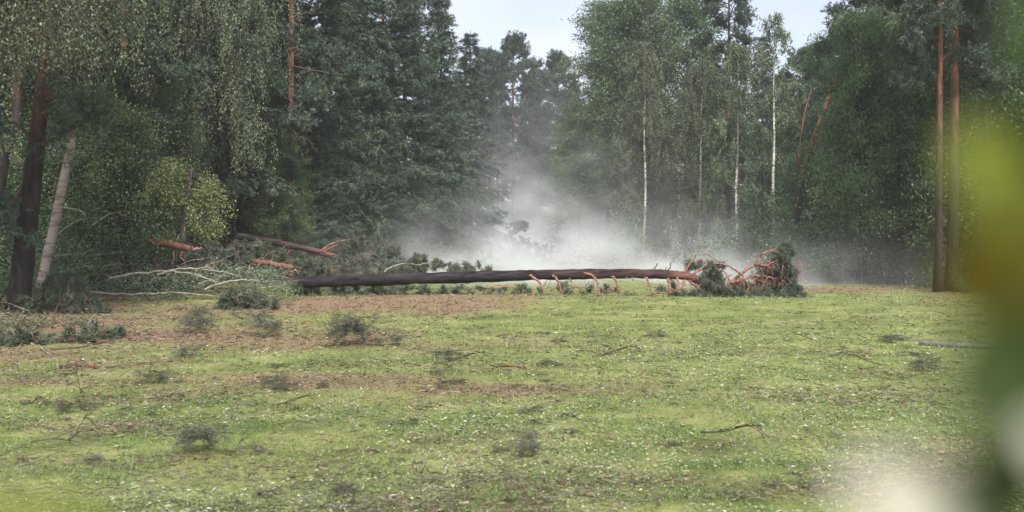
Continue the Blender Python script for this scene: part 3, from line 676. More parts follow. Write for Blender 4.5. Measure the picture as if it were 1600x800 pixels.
# --- young yellow-green birch
def young():
    Y = 25.5; b = P(286, 430, Y); b[2] = float(ground_z(b[0], b[1])); T = MB(); C = MB(); B = MB()
    tr = spline(np.array([b, P(286, 400, Y), P(290, 340, Y), P(297, 290, Y), P(300, 262, Y)]) - b, 12)
    tube(T, tr, np.interp(np.linspace(0, 1, 12), [0, .3, 1], [.16, .12, .02]), 8, rough=.04)
    pts = []; cid = []
    for q in range(30):
        az = q * 2.4; s = on_path(tr, rng.uniform(.4, 1)); L = rng.uniform(.6, 1.55)
        bp_ = branch(s, (math.cos(az), math.sin(az) * .8, rng.uniform(.2, .8)), L, 6, 1.2, .12); tube(B, bp_, np.linspace(.018, .005, 7), 4, cap=False)
        for k in range(10):
            pts.append(on_path(bp_, rng.uniform(.35, 1)) + rng.normal(0, .09, 3)); cid.append(rng.random())
    pts = np.array(pts); cid = np.array(cid); N = 9500; idx = rng.integers(0, len(pts), N)
    c = pts[idx] + rng.normal(0, .06, (N, 3)) + np.stack([np.zeros(N), np.zeros(N), -rng.random(N) * .5], -1)
    sz = rng.uniform(.05, .085, N); leaves(C, c, rdir(N) + (0, 0, -.5), sz, sz * .6, np.clip(.2 + .5 * cid[idx] + rng.normal(0, .15, N), 0, 1), 1.2)
    e = thing('birch_tree', 'small yellow-green young birch with dark stem above fallen trunks', 'tree', tuple(b))
    obj('trunk', T.mesh('young_trunk', M['dark_bark'], True), e); obj('branches', B.mesh('young_branches', M['dark_bark'], True), e); obj('crown', C.mesh('young_crown', M['young']), e)
young()

# --- leaning broken pines and thin dark stems on the right
def stem(name, label, cat, pts, Y, r0, r1, mat, a0=0, a1=1, limbs=(), foliage=None, group=None, ground=True, k=8):
    b = P(*pts[0], Y)
    if ground: b[2] = float(ground_z(b[0], b[1])) - .03
    pl = np.array([b] + [P(*q, Y) for q in pts[1:]]) - b
    p = spline(pl, 14); T = MB(); tube(T, p, np.linspace(r0, r1, 14), k, a0, a1, .04)
    e = thing(name, label, cat, tuple(b), group); obj('trunk', T.mesh(name + '_trunk', M[mat], True), e)
    for lq, lr in limbs:
        B = MB(); tube(B, spline([P(*q, Y) - b for q in lq], 8), np.linspace(lr, lr * .35, 8), 5, .5, 1); obj('branch', B.mesh(name + '_branch', M[mat], True), e)
    if foliage:
        C = MB(); blob_tufts(C, [(P(a, c_, Y) - b, r) for a, c_, r in foliage], 260); obj('crown', C.mesh(name + '_crown', M['pine']), e)
    return e

def blob_tufts(C, blobs, per, L=.12, W=.014, nb=8, hang=0.0):
    pts = []; dirs = []; cid = []
    for (c, r) in blobs:
        r = np.broadcast_to(np.asarray(r, float), (3,)); K = max(4, per // 14)
        for k in range(K):
            u = rdir(1)[0] * rng.random() ** .4; s = c + u * r; d = unit(u + rng.normal(0, .5, 3) + (0, 0, -hang)); l = np.mean(r) * rng.uniform(.25, .6); cc = rng.random()
            for j in range(14):
                pts.append(s + d * l * rng.random() + rng.normal(0, .03, 3)); dirs.append(d); cid.append(cc)
    tufts(C, np.array(pts), np.array(dirs), np.array(cid), nb, L, W)

stem('scots_pine', 'leaning broken orange pine in right wall, thicker of the two', 'tree', [(1235, 415), (1252, 290), (1262, 240), (1285, 175), (1302, 125), (1312, 108)], 34.5, .115, .06, 'pine_bark', .3, .9, [([(1285, 178), (1300, 160), (1318, 158)], .03), ([(1296, 140), (1302, 120), (1303, 105)], .04)], [(1318, 150, .6), (1305, 105, .5), (1285, 190, .5), (1266, 262, .6), (1300, 128, .4), (1250, 300, .6)])
stem('scots_pine', 'thin orange pine stem leaning beside the thicker leaning pine', 'tree', [(1262, 415), (1270, 300), (1276, 245), (1281, 215), (1292, 150)], 35, .09, .05, 'pine_bark', .3, .9, [([(1283, 200), (1298, 180)], .02)], [(1294, 150, .45), (1275, 250, .5)])
stem('scots_pine', 'thin reddish pole left of the leaning broken pines', 'tree', [(1235, 415), (1250, 215), (1266, 140)], 38, .05, .025, 'pine_bark', .3, .9, (), [(1266, 145, .5), (1256, 200, .45), (1246, 265, .5)])
ALC = broadleaf('alder_c', 9, 2.5, .26, .11, 60, 34000, .115, 'black_bark', 'alder', .5, prof=oval, clump=.24, wig=.07)
ALS = broadleaf('alder_d', 6, 1.7, .30, .075, 44, 15000, .10, 'black_bark', 'alder', .5, prof=oval, clump=.20, wig=.09)
put(DBIR, 'birch_tree', 'olive birch crown among the right-hand alders', 'tree', 1388, 34, H=11, wide=.85)
put(ALC, 'alder_tree', 'alder with thin black stem at misty forest edge, left of a pair', 'tree', 1341, 31, H=9.2, rz=.3, wide=.62)
put(ALC, 'alder_tree', 'alder with thin black stem at misty forest edge, right of a pair', 'tree', 1352, 31.6, H=8, rz=2.6, wide=.65)
put(ALS, 'alder_tree', 'small alder with black stem close left of the twin pines', 'tree', 1449, 29.5, H=6.4, rz=.8)
put(ALS, 'alder_tree', 'small slanting alder with black stem left of the twin pines', 'tree', 1461, 29.2, H=5.6, rz=3.6, tilt=(0, -.12))
put(ALC, 'alder_tree', 'bushy alder below the leaning broken pines', 'tree', 1290, 36.5, H=5.6, rz=1.7)
put(ALC, 'alder_tree', 'alder left of the twin pines with wide crown', 'tree', 1410, 32.5, H=9.5, rz=4.4, wide=.75)
stem('birch_sapling', 'thin white birch stem rising from bushes below the forked birch', 'tree', [(1156, 425), (1155, 372), (1154, 320), (1151, 255), (1150, 180), (1148, 140)], 40.3, .07, .04, 'snag_bark', .15, .7, [([(1152, 200), (1143, 170), (1141, 150)], .03), ([(1152, 195), (1162, 165), (1166, 150)], .03)])

# --- bushes along the forest edges
for k, (px, Y, H, lab) in enumerate(((1165, 35, 2.9, 'pale leafy bush below the forked birch'), (1125, 37, 2.0, 'low bush in the mist left of the pale leafy bush'), (1215, 36, 2.4, 'leafy bush behind the fallen crown'),
        (1262, 33, 3.6, 'tall bush below the leaning pines'), (1310, 33, 2.4, 'bush left of the pair of thin dark stems'), (1385, 31, 2.2, 'bush right of the pair of thin dark stems'),
        (1425, 30, 1.7, 'low bush left of the twin pines at grass edge'), (1500, 26.2, .75, 'small leafy plant at the foot of the thick pine'), (1540, 28, 2.2, 'bush behind the blurred leaves at right'),
        (1600, 27, 2.4, 'bush at right edge of the forest'), (980, 44, 2.6, 'bush in the mist below the aspens'), (1060, 43, 2.4, 'bush in the mist left of the orange pine'),
        (140, 27, 2.6, 'leafy bush behind the broken birch snag'), (60, 24, 1.9, 'leafy bush between near pine and snag'), (215, 28, 2.3, 'leafy bush left of the young birch'), (430, 35, 2.0, 'bush under the spruces at left'),
        (-20, 20, 1.7, 'bush at the left edge behind the near pine'), (500, 38, 2.2, 'bush in shade under the drooping spruce'), (570, 40, 2.4, 'bush at the foot of the slim spruce'))):
    put(BUSH[k % 3 if k not in (0, 7) else 1], 'bush', lab, 'bush', px, Y, H=H)

# ------------------------------------------------------------------ the big fallen pine
YF = 23.6
def fallen_main():
    b = P(800, 440, YF); b[2] = float(ground_z(b[0], b[1]))
    Q = lambda a, c_, dy=0.0: P(a, c_, YF + dy) - b
    e = thing('fallen_pine', 'long fallen pine trunk lying across the clearing, snapped branches beneath', 'fallen tree', tuple(b))
    ctl = [(428, 441.5, 0.5), (500, 440, .4), (600, 437, .3), (700, 434, .2), (800, 431, .1), (900, 428.3, 0), (1000, 428, -.1), (1055, 429, -.1), (1080, 433, -.15), (1104, 443, -.2), (1135, 447, -.2)]
    px = np.array(ctl); pl = spline(np.array([Q(*c) for c in ctl]), 110); pl[1:] += np.cumsum(rng.normal(0, .002, (109, 3)), 0)
    rad = np.interp(np.linspace(428, 1135, 110), [428, 560, 700, 800, 900, 1000, 1060, 1135], np.array([9.5, 9.3, 8.7, 7.8, 7.0, 6.2, 5.8, 4.6]) / F * YF)
    T = MB(); tube(T, pl, rad * (1 + rng.normal(0, .025, 110) + .05 * np.sin(np.arange(110) * .37)), 16, 0, 1, .05); obj('trunk', T.mesh('fallen_trunk', M['fallen_bark'], True), e)
    lower = [([(828, 430), (836, 435), (844, 443), (848, 451), (850, 461)], 3.4), ([(864, 430), (871, 437), (875, 447), (878, 462)], 3.0), ([(874, 441), (868, 448), (860, 455)], 1.8), ([(912, 427), (922, 429), (931, 437), (935, 447), (937, 462)], 3.4),
             ([(952, 429), (960, 435), (966, 446), (968, 466)], 3.2), ([(962, 450), (957, 452), (950, 451)], 1.6), ([(1004, 431), (1011, 436), (1015, 446), (1019, 462)], 2.8), ([(1043, 432), (1046, 445), (1046, 460)], 3.6), ([(1057, 432), (1061, 444), (1061, 458)], 3.0),
             ([(1070, 434), (1068, 446), (1062, 456)], 2.6), ([(1070, 432), (1078, 440), (1090, 450), (1094, 459), (1100, 466)], 3.2), ([(995, 466), (1010, 462), (1028, 458), (1046, 458), (1062, 452)], 2.6), ([(890, 435), (893, 440)], 2), ([(980, 432), (978, 436)], 2), ([(988, 433), (990, 438)], 1.8), ([(1044, 456), (1050, 452), (1056, 455)], 1.8)]
    upper = [([(1021, 424), (1024, 418), (1027, 412)], 1.7), ([(1039, 424), (1041, 417)], 1.3), ([(1043, 424), (1047, 418), (1048, 411)], 1.4)]
    limbs = [([(1104, 444), (1125, 447), (1142, 442), (1158, 427), (1172, 418), (1184, 413), (1198, 416), (1212, 420)], 4.6), ([(1142, 443), (1160, 437), (1178, 431), (1200, 433), (1224, 439)], 3.6), ([(1181, 414), (1185, 403), (1192, 396), (1204, 392), (1215, 387)], 2.2), ([(1186, 413), (1198, 409), (1212, 412)], 1.7),
             ([(1162, 432), (1152, 424), (1140, 416), (1124, 412), (1112, 415)], 2.4), ([(1140, 416), (1120, 407), (1104, 397), (1098, 398)], 1.2), ([(1116, 421), (1128, 423), (1136, 429), (1131, 438), (1133, 446)], 2.2), ([(1128, 423), (1122, 428)], 1.6), ([(1071, 426), (1077, 413), (1084, 407), (1086, 398)], 2.2), ([(1084, 428), (1095, 420), (1104, 412), (1105, 406)], 2.6), ([(1077, 413), (1073, 406)], 1.2), ([(1088, 410), (1096, 404)], 1.2),
             ([(1186, 418), (1192, 428), (1191, 437)], 2.4), ([(1200, 433), (1193, 444), (1190, 456)], 1.8), ([(1165, 437), (1170, 448), (1168, 460)], 1.6), ([(1176, 432), (1180, 445), (1178, 462)], 1.5), ([(1210, 436), (1214, 450), (1213, 468)], 1.4), ([(1222, 439), (1232, 444), (1240, 455)], 1.3), ([(1196, 416), (1212, 407), (1225, 400)], 1.4), ([(1204, 392), (1220, 396), (1232, 410)], 1.1), ([(1150, 438), (1155, 450), (1152, 462)], 1.3)]
    for grp, nm, m, dys in ((lower, 'broken_branch', 'limb_bark', -.25), (upper, 'branch_stub', 'twig_bark', 0), (limbs, 'limb', 'limb_bark', 0)):
        for pts, r in grp:
            dy = rng.uniform(dys - .3, dys + .05) if dys else rng.uniform(-.25, .35)
            n = len(pts); p3 = np.array([Q(a, c_, -.1 + dy * i / max(1, n - 1)) for i, (a, c_) in enumerate(pts)])
            B = MB(); m_ = 4 * n; pp = spline(p3, m_) + np.vstack([np.zeros(3), rng.normal(0, .008, (m_ - 1, 3))]); tube(B, pp, np.linspace(r * .68, r * .40, m_) / F * YF, 7, 0, .8, .14)
            obj(nm, B.mesh('fallen_' + nm, M[m], True), e)
    # fine red twigs in the crown
    tw = MB()
    for k in range(330):
        a = rng.uniform(1085, 1250); c_ = rng.uniform(405, 462) if a > 1195 else rng.uniform(428, 465)
        s = Q(a, c_, rng.uniform(-.5, .6)); p = branch(s, (rng.normal(.3, .6), rng.normal(0, .6), rng.normal(-.6, .5)), rng.uniform(.15, .5), 5, .8, .2); tube(tw, p, np.linspace(.010, .003, 6), 3, cap=False)
    obj('twigs', tw.mesh('fallen_twigs', M['limb_bark'], True), e)
    f = lambda a, c_, dy, r: (Q(a, c_, dy), np.array(r) / F * YF)
    groups = [[f(1112, 432, -.4, (13, 14, 13)), f(1118, 450, -.5, (18, 18, 14)), f(1108, 462, -.5, (16, 16, 9)), f(1130, 460, -.6, (16, 16, 9))],
              [f(1222, 405, .1, (9, 14, 11)), f(1228, 425, .2, (14, 20, 16)), f(1234, 445, 0, (14, 22, 16)), f(1240, 460, -.2, (13, 22, 13)), f(1220, 455, .3, (18, 25, 18)), f(1226, 394, .3, (9, 10, 8)), f(1205, 462, -.3, (16, 20, 9)), f(1204, 438, .6, (10, 16, 14))],
              [f(1160, 464, -.4, (22, 18, 7)), f(1185, 464, -.4, (20, 18, 8)), f(1255, 471, -.3, (12, 12, 3)), f(1150, 453, .5, (20, 16, 11)), f(1178, 452, .7, (22, 16, 13)), f(1195, 425, .8, (14, 14, 16)), f(1140, 462, -.7, (20, 12, 8))],
              [f(1020, 469, -.1, (25, 12, 3)), f(1060, 468, -.2, (25, 14, 4)), f(1085, 465, -.3, (18, 14, 6)), f(985, 469, 0, (16, 12, 3))],
              [f(1080, 415, .4, (9, 10, 8)), f(1098, 412, .5, (10, 10, 7)), f(1122, 413, .6, (9, 10, 5))]]
    for k, gq in enumerate(groups):
        C = MB(); blob_tufts(C, gq, [300, 380, 330, 300, 70][k], .14, .016, 10, .5)
        obj('needle_foliage', C.mesh('fallen_foliage', M['crown_wilt']), e)
fallen_main()

# ------------------------------------------------------------------ other windthrown trees and brush
def windthrow(name, label, cat, Y, stems, foliage=(), fk='pine', fmat='crown_wilt', per=160, group=None, twigs=0, leaf=.06):
    """stems: (part name, pts, r0, r1, material, a0, a1); foliage blobs in picture positions with their own depth offset"""
    c0 = stems[0][1][0] if stems else foliage[0][:2]
    b = P(c0[0], c0[1], Y); b[2] = float(ground_z(b[0], b[1])); e = thing(name, label, cat, tuple(b), group)
    def lift(p):
        w_ = p + b; g_ = float(ground_z(w_[0], w_[1])) + .02 - b[2]; p[2] = max(p[2], g_); return p
    for nm, pts, r0, r1, mat, a0, a1 in stems:
        n = len(pts); p3 = np.array([lift(P(q[0], q[1], Y + (q[2] if len(q) > 2 else 0)) - b) for q in pts]); T = MB(); m_ = 5 * n
        tube(T, spline(p3, m_) + rng.normal(0, min(.01, r1), (m_, 3)), np.linspace(r0, r1, m_), 8, a0, a1, .05); obj(nm, T.mesh(name + '_' + nm, M[mat], True), e)
    bl = [(lift(P(q[0], q[1], Y + q[2]) - b), np.array((q[3], q[3] * 1.0, q[4])) / F * Y) for q in foliage]
    if bl:
        C = MB()
        if fk == 'pine': blob_tufts(C, bl, int(per * 1.6), .14, .017, 9, .2)
        else: leaf_blobs(C, bl, per, leaf)
        for v in C.v: v[:, 2] = np.maximum(v[:, 2], ground_z(v[:, 0] + b[0], v[:, 1] + b[1]) + .01 - b[2])
        obj('foliage', C.mesh(name + '_foliage', M[fmat]), e)
    if twigs:
        B = MB()
        for k in range(twigs):
            c, r = bl[rng.integers(len(bl))]; s = lift(c + rng.normal(0, .5, 3) * r); p = branch(s, (rng.normal(0, 1), rng.normal(0, .6), rng.normal(.3, .5)), rng.uniform(.3, 1.1), 6, .7, .2); tube(B, p, np.linspace(.012, .003, 7), 3, cap=False)
        obj('twigs', B.mesh(name + '_twigs', M['limb_bark' if fk == 'pine' else 'birch_limb'], True), e)
    return e

windthrow('fallen_pine', 'dark slanting pine trunk with reddish broken branches, behind the main trunk', 'fallen tree', 28.6,
          [('trunk', [(372, 369), (420, 377), (470, 387), (503, 395), (530, 403)], .115, .085, 'fallen_bark', .3, .9), ('limb', [(500, 394), (515, 383), (530, 377), (552, 374)], .045, .02, 'limb_bark', 0, 1), ('limb', [(503, 396), (520, 386), (540, 380)], .035, .015, 'limb_bark', 0, 1), ('limb', [(500, 398), (495, 412), (492, 425)], .03, .015, 'limb_bark', 0, 1), ('limb', [(372, 369), (366, 400), (362, 425)], .10, .12, 'fallen_bark', 0, .2)],
          [(560, 398, 0, 26, 20), (590, 388, .5, 26, 22), (548, 388, .3, 20, 14), (535, 412, -.5, 30, 14), (580, 415, -.5, 34, 14), (615, 405, .5, 20, 20), (630, 418, 0, 22, 12), (500, 418, -.6, 24, 12), (562, 380, .4, 12, 8)], per=190, twigs=40)
windthrow('fallen_pine', 'short bright orange trunk piece left of the long fallen trunk', 'fallen tree', 25.8,
          [('trunk', [(378, 408), (400, 409.5), (430, 413), (458, 418.5)], .085, .07, 'orange_bark', .4, .9), ('branch_stub', [(456, 419), (460, 410), (462, 404)], .025, .01, 'twig_bark', 0, 1), ('branch_stub', [(457, 419), (464, 424), (468, 430)], .03, .012, 'limb_bark', 0, 1), ('branch', [(380, 409), (386, 425), (392, 440)], .025, .015, 'limb_bark', 0, 1), ('branch', [(455, 420), (456, 432), (454, 446)], .05, .03, 'limb_bark', 0, 1)],
          [(370, 398, .3, 14, 12), (358, 405, .3, 18, 12), (480, 418, .3, 20, 10), (505, 424, .3, 20, 8)], per=130, twigs=12)
windthrow('fallen_pine', 'red broken trunk end propped above brush under the young birch', 'fallen tree', 25,
          [('trunk', [(236, 376), (258, 380), (280, 385), (302, 390)], .11, .09, 'orange_bark', .3, .8), ('branch', [(272, 384), (271, 400), (270, 418)], .025, .015, 'limb_bark', 0, 1), ('branch', [(288, 388), (282, 402), (290, 410), (280, 420)], .03, .015, 'limb_bark', 0, 1), ('branch', [(300, 390), (312, 388), (325, 392)], .05, .02, 'limb_bark', 0, 1), ('prop', [(247, 380), (245, 410), (243, 445)], .07, .09, 'dark_bark', 0, .2)],
          [(330, 396, 0, 24, 10), (350, 402, .3, 22, 12), (375, 396, .5, 18, 14), (310, 408, 0, 22, 10)], per=140, twigs=16)
windthrow('fallen_birch', 'white birch limbs tangled with green leaves, left of the long trunk', 'fallen birch', 21.8,
          [('limb', [(170, 435), (210, 428), (255, 424), (300, 428), (340, 441)], .034, .02, 'birch_limb', 0, .8), ('limb', [(245, 430), (270, 421), (310, 420), (350, 426), (372, 432)], .026, .012, 'birch_limb', 0, .8), ('limb', [(318, 453), (345, 443), (375, 438), (410, 441), (438, 449)], .030, .015, 'birch_limb', 0, .8), ('limb', [(138, 457), (190, 460), (240, 459), (290, 458), (350, 465)], .034, .018, 'birch_limb', 0, .8), ('limb', [(300, 422), (325, 418), (340, 430)], .02, .01, 'birch_limb', 0, 1), ('limb', [(310, 443), (330, 438), (340, 447)], .018, .01, 'birch_limb', 0, 1), ('limb', [(285, 458), (295, 466)], .014, .008, 'birch_limb', 0, 1)],
          [(230, 444, .5, 46, 14), (290, 446, .5, 44, 14), (180, 448, .5, 44, 14), (340, 436, .7, 36, 12), (400, 440, .2, 36, 10), (430, 446, 0, 24, 9), (380, 428, .6, 30, 12), (250, 468, .2, 50, 6), (120, 445, .8, 40, 18)], 'leaf', 'green', 760, twigs=40, leaf=.055)
windthrow('fallen_birch', 'pale birch crown with yellowish leaves at the butt of long trunk', 'fallen birch', 21.0,
          [('limb', [(372, 462), (400, 452), (430, 448), (455, 454)], .02, .008, 'birch_limb', 0, 1), ('limb', [(390, 470), (420, 462), (450, 466)], .02, .008, 'birch_limb', 0, 1)],
          [(400, 458, 0, 24, 9), (430, 452, .2, 24, 9), (450, 462, 0, 18, 7)], 'leaf', 'young', 420, twigs=14, leaf=.045)
windthrow('fallen_birch', 'thin white limb lying in brush behind the snag', 'fallen birch', 25,
          [('limb', [(72, 403), (110, 398), (150, 399), (192, 392)], .035, .02, 'birch_limb', 0, .8), ('limb', [(145, 352), (160, 342), (174, 333)], .045, .03, 'birch_limb', 0, .6), ('limb', [(170, 336), (185, 332), (198, 330)], .02, .01, 'birch_limb', 0, .9), ('limb', [(145, 352), (138, 380), (130, 410)], .05, .05, 'dark_bark', 0, .6)],
          [(120, 385, .5, 40, 16), (170, 380, .5, 36, 16), (200, 405, .3, 40, 14), (120, 415, 0, 46, 12), (220, 360, .8, 24, 14)], 'leaf', 'green', 760, twigs=40, leaf=.06)
windthrow('pine_brush', 'dark heap of pine boughs at the foot of the near pine', 'brush', 19.5, [('limb', [(60, 470), (100, 462), (150, 470)], .04, .015, 'twig_bark', 0, 1)],
          [(75, 470, 0, 34, 18), (110, 478, -.4, 34, 14), (60, 488, -.6, 30, 10), (140, 490, -.6, 26, 6), (95, 445, .6, 34, 14)], per=200, fmat='wilt', twigs=18)
windthrow('pine_brush', 'green pine bough tuft in front of the long trunk butt', 'brush', 19.8, [('limb', [(345, 485), (370, 470), (395, 460)], .02, .01, 'twig_bark', 0, 1)],
          [(372, 472, 0, 28, 13), (385, 462, .2, 20, 9), (355, 480, 0, 18, 6), (420, 474, 0, 36, 4)], per=200, fmat='wilt', twigs=8)
windthrow('leaf_brush', 'pale olive leafy brush heap at the left picture edge', 'brush', 16.3, [('limb', [(-10, 505), (15, 503), (30, 508)], .02, .01, 'birch_limb', 0, 1), ('limb', [(0, 522), (20, 514), (40, 520)], .012, .006, 'birch_limb', 0, 1)],
          [(5, 500, 0, 30, 16), (40, 520, -.3, 36, 10), (85, 525, 0, 40, 6), (-30, 510, 0, 40, 20), (30, 540, -.5, 40, 6), (130, 525, .3, 34, 4)], 'leaf', 'brush', 760, twigs=30, leaf=.04)
windthrow('pine_brush', 'green pine boughs lying flat along the left picture edge', 'brush', 13.2, [('limb', [(-20, 575), (30, 568), (70, 572)], .02, .01, 'twig_bark', 0, 1)],
          [(20, 565, 0, 46, 8), (-20, 560, 0, 40, 12), (140, 552, .6, 44, 4), (170, 545, 1, 30, 4)], per=150, fmat='wilt', twigs=12)
windthrow('pine_brush', 'grey-green brush heap behind the long trunk with a bare arched branch', 'brush', 27, [('limb', [(600, 425), (615, 416), (635, 412), (650, 414)], .035, .02, 'birch_limb', 0, 1), ('limb', [(650, 414), (680, 412), (700, 424)], .02, .01, 'birch_limb', .5, 1)],
          [(650, 424, .3, 34, 10), (690, 420, .5, 34, 9), (735, 422, .5, 32, 7), (610, 430, 0, 34, 8), (655, 408, .4, 10, 6)], per=170, fmat='wilt', twigs=16)
windthrow('pine_brush', 'dark low boughs under the long trunk, left half', 'brush', 24.6, [('limb', [(480, 456), (520, 452), (560, 454)], .02, .01, 'twig_bark', 0, 1)],
          [(500, 456, 0, 46, 5), (560, 457, 0, 46, 4), (620, 457, 0, 46, 4), (690, 457, 0, 46, 3), (470, 453, -.4, 24, 6)], per=260, fmat='wilt', twigs=8)
windthrow('pine_brush', 'reddish twig litter and boughs under the long trunk, right half', 'brush', 25.2, [('limb', [(745, 452), (765, 449), (785, 452)], .03, .015, 'limb_bark', 0, 1), ('limb', [(770, 452), (790, 448), (812, 451)], .02, .01, 'limb_bark', 0, 1), ('limb', [(880, 452), (905, 449), (925, 452)], .02, .01, 'limb_bark', 0, 1)],
          [(770, 453, 0, 40, 3), (830, 453, 0, 40, 3), (890, 452, 0, 40, 3), (940, 453, 0, 36, 4), (1050, 446, 1, 18, 9)], per=60, fmat='crown_wilt', twigs=40)
windthrow('leaf_brush', 'tangle of green boughs and bare limbs behind the white birch limbs', 'brush', 24.2, [('limb', [(150, 440), (185, 420), (220, 412), (262, 418)], .03, .01, 'twig_bark', 0, 1), ('limb', [(300, 430), (330, 412), (352, 408)], .03, .01, 'limb_bark', 0, 1), ('limb', [(390, 440), (405, 425), (425, 424)], .02, .01, 'birch_limb', 0, 1)],
          [(180, 425, 0, 46, 18), (240, 430, .3, 46, 16), (300, 430, 0, 40, 14), (345, 420, .3, 34, 14), (395, 428, 0, 36, 12), (425, 432, 0, 24, 10), (140, 410, .6, 36, 18)], 'leaf', 'green', 620, twigs=70, leaf=.055)
windthrow('pine_brush', 'grey pine boughs heaped between the orange trunk piece and slanting trunk', 'brush', 27, [('limb', [(395, 430), (410, 405), (425, 392)], .02, .01, 'limb_bark', 0, 1), ('limb', [(380, 400), (392, 385), (410, 384)], .018, .008, 'birch_limb', 0, 1)],
          [(395, 392, .5, 24, 14), (425, 402, .8, 26, 12), (460, 408, .8, 26, 12), (350, 400, .3, 26, 12), (480, 428, 0, 30, 10), (520, 430, 0, 30, 9)], per=150, fmat='wilt', twigs=50)
# ghostly broken tops in the mist
windthrow('broken_treetop', 'ghostly curled broken treetop standing in the mist', 'fallen tree', 46, [('trunk', [(812, 425), (806, 400), (800, 372), (806, 352), (815, 350)], .06, .025, 'dark_bark', 0, 1), ('limb', [(806, 385), (820, 375), (830, 372)], .03, .015, 'dark_bark', 0, 1)], [(804, 368, 0, 14, 20), (814, 354, 0, 9, 6), (822, 388, 0, 16, 10), (800, 395, 0, 14, 10)], per=210, twigs=14)
windthrow('broken_treetop', 'ghostly low broken bough in the mist right of the curled treetop', 'fallen tree', 46, [('trunk', [(848, 425), (850, 400), (855, 385)], .05, .02, 'dark_bark', 0, 1)], [(850, 394, 0, 20, 14), (835, 404, 0, 16, 9)], per=210, twigs=12)
windthrow('broken_treetop', 'ghostly thin broken limbs in the mist left of the curled treetop', 'fallen tree', 46, [('trunk', [(760, 425), (752, 395), (745, 370)], .04, .015, 'dark_bark', 0, 1), ('limb', [(757, 410), (742, 395), (735, 388)], .02, .01, 'dark_bark', 0, 1)], [(750, 385, 0, 10, 8), (770, 400, 0, 14, 7)], per=60)
windthrow('broken_treetop', 'ghostly dark tuft on a stick at the mist edge under the spruces', 'fallen tree', 46, [('trunk', [(702, 425), (706, 395), (708, 370)], .04, .015, 'dark_bark', 0, 1)], [(707, 374, 0, 7, 5), (704, 395, 0, 8, 6)], per=50)

# ------------------------------------------------------------------ boughs, sprigs and sticks on the lawn
def sprig(key, L=.6, n=5, tuf=70, hgt=.12, twigcol='twig_bark', fm='sprig', thin=.8):
    B = MB(); C = MB(); main = branch((-L * .5, 0, .04), (1, .1, .08), L, 8, .12, .12); main[:, 2] = np.abs(main[:, 2]) + .015
    tube(B, main, np.linspace(.010, .004, 9) * thin, 5); pts = []; dirs = []; cid = []
    for k in range(n):
        a = rng.uniform(.25, 1); d = unit(np.array((.7, rng.choice([-1, 1]) * rng.uniform(.3, 1), rng.uniform(-.05, .25)))); l = L * rng.uniform(.2, .45)
        tw = branch(on_path(main, a), d, l, 5, .3, .18); tw[:, 2] = np.abs(tw[:, 2]) + .008; tube(B, tw, np.linspace(.006, .003, 6) * thin, 4); c = rng.random()
        for j in range(max(1, tuf // n)):
            pts.append(on_path(tw, rng.uniform(.2, 1)) + rng.normal(0, .02, 3)); dirs.append(d); cid.append(c)
    if tuf:
        tufts(C, np.array(pts), np.array(dirs), np.array(cid), 8, .075, .006)
        for v in C.v: v[:, 2] = np.abs(v[:, 2]) * (hgt / .12)
    return dict(twig=B.mesh(key + '_twig', M[twigcol], True), needles=C.mesh(key + '_needles', M[fm]) if tuf else None)
SP = [sprig('sprig_a', .6, 9, 90, .05), sprig('sprig_b', .75, 14, 170, .08), sprig('sprig_c', .5, 8, 70, .04), sprig('sprig_d', .9, 20, 300, .12)]
BT = [sprig('bare_a', .6, 6, 0, thin=.6), sprig('bare_b', .7, 10, 0, thin=.6), sprig('bare_c', .45, 5, 0, thin=.6)]
def lay(pr, name, label, px, py, size, group=None, rz=None, zs=1.0):
    Y = CH * F / (py - HZ); x, y = at(px, Y)
    if py < 500: y = min(y, 22)
    e = thing(name, label, 'branch', (x, y, float(ground_z(x, y)) + .005), group); e.scale = (size, size, size * zs); e.rotation_euler = (0, 0, rng.random() * 6.28 if rz is None else rz)
    obj('twig', pr['twig'], e)
    if pr['needles']: obj('needles', pr['needles'], e)
big = [(3, 310, 522, 1.15, 'bushy pine bough left of the dark mound-shaped bough'), (3, 428, 526, 1.1, 'dark mound-shaped pine bough at left centre'), (3, 540, 536, 1.35, 'wide pine bough right of the dark mound-shaped bough'), (1, 590, 540, .9, 'small pine bough at the right end of the wide bough'),
       (1, 292, 560, .9, 'green pine bough below the bushy one at left'), (1, 240, 592, .85, 'dark pine bough beside two pale scraps at left'), (1, 680, 560, .8, 'pine bough with stalk pointing left, centre of lawn'), (2, 1020, 526, 1.3, 'flat dark pine bough on the lawn below fallen crown base'),
       (1, 1378, 534, .8, 'upright dark pine tuft on the right lawn'), (2, 1428, 556, .9, 'flat pine sprig just right of the upright tuft'), (1, 1447, 580, .8, 'round pine tuft lowest of the right-hand group'), (3, 830, 716, .42, 'grey tangled sprig at bottom centre of the lawn'),
       (2, 890, 652, .5, 'small dark sprig above the grey tangled sprig'), (3, 300, 706, .62, 'wide dark sprig at lower left of lawn'), (1, 455, 608, .8, 'dark bough on the brown strip at left centre'), (2, 620, 662, .5, 'small grey sprig left of lawn centre'),
       (1, 520, 772, .4, 'dark sprig near the bottom edge, left of centre'), (2, 1060, 694, .45, 'small sprig right of lawn centre'), (2, 870, 532, .9, 'thin dark sprig in front of the broken branches'), (2, 700, 600, .7, 'sprig on the brown strip at lawn centre'), (1, 130, 640, .6, 'dark sprig on the brown strip at far left')]
for k, px, py, s, lab in big: lay(SP[k], 'pine_bough', lab, px, py, s, zs=.9 if k == 3 else .7)
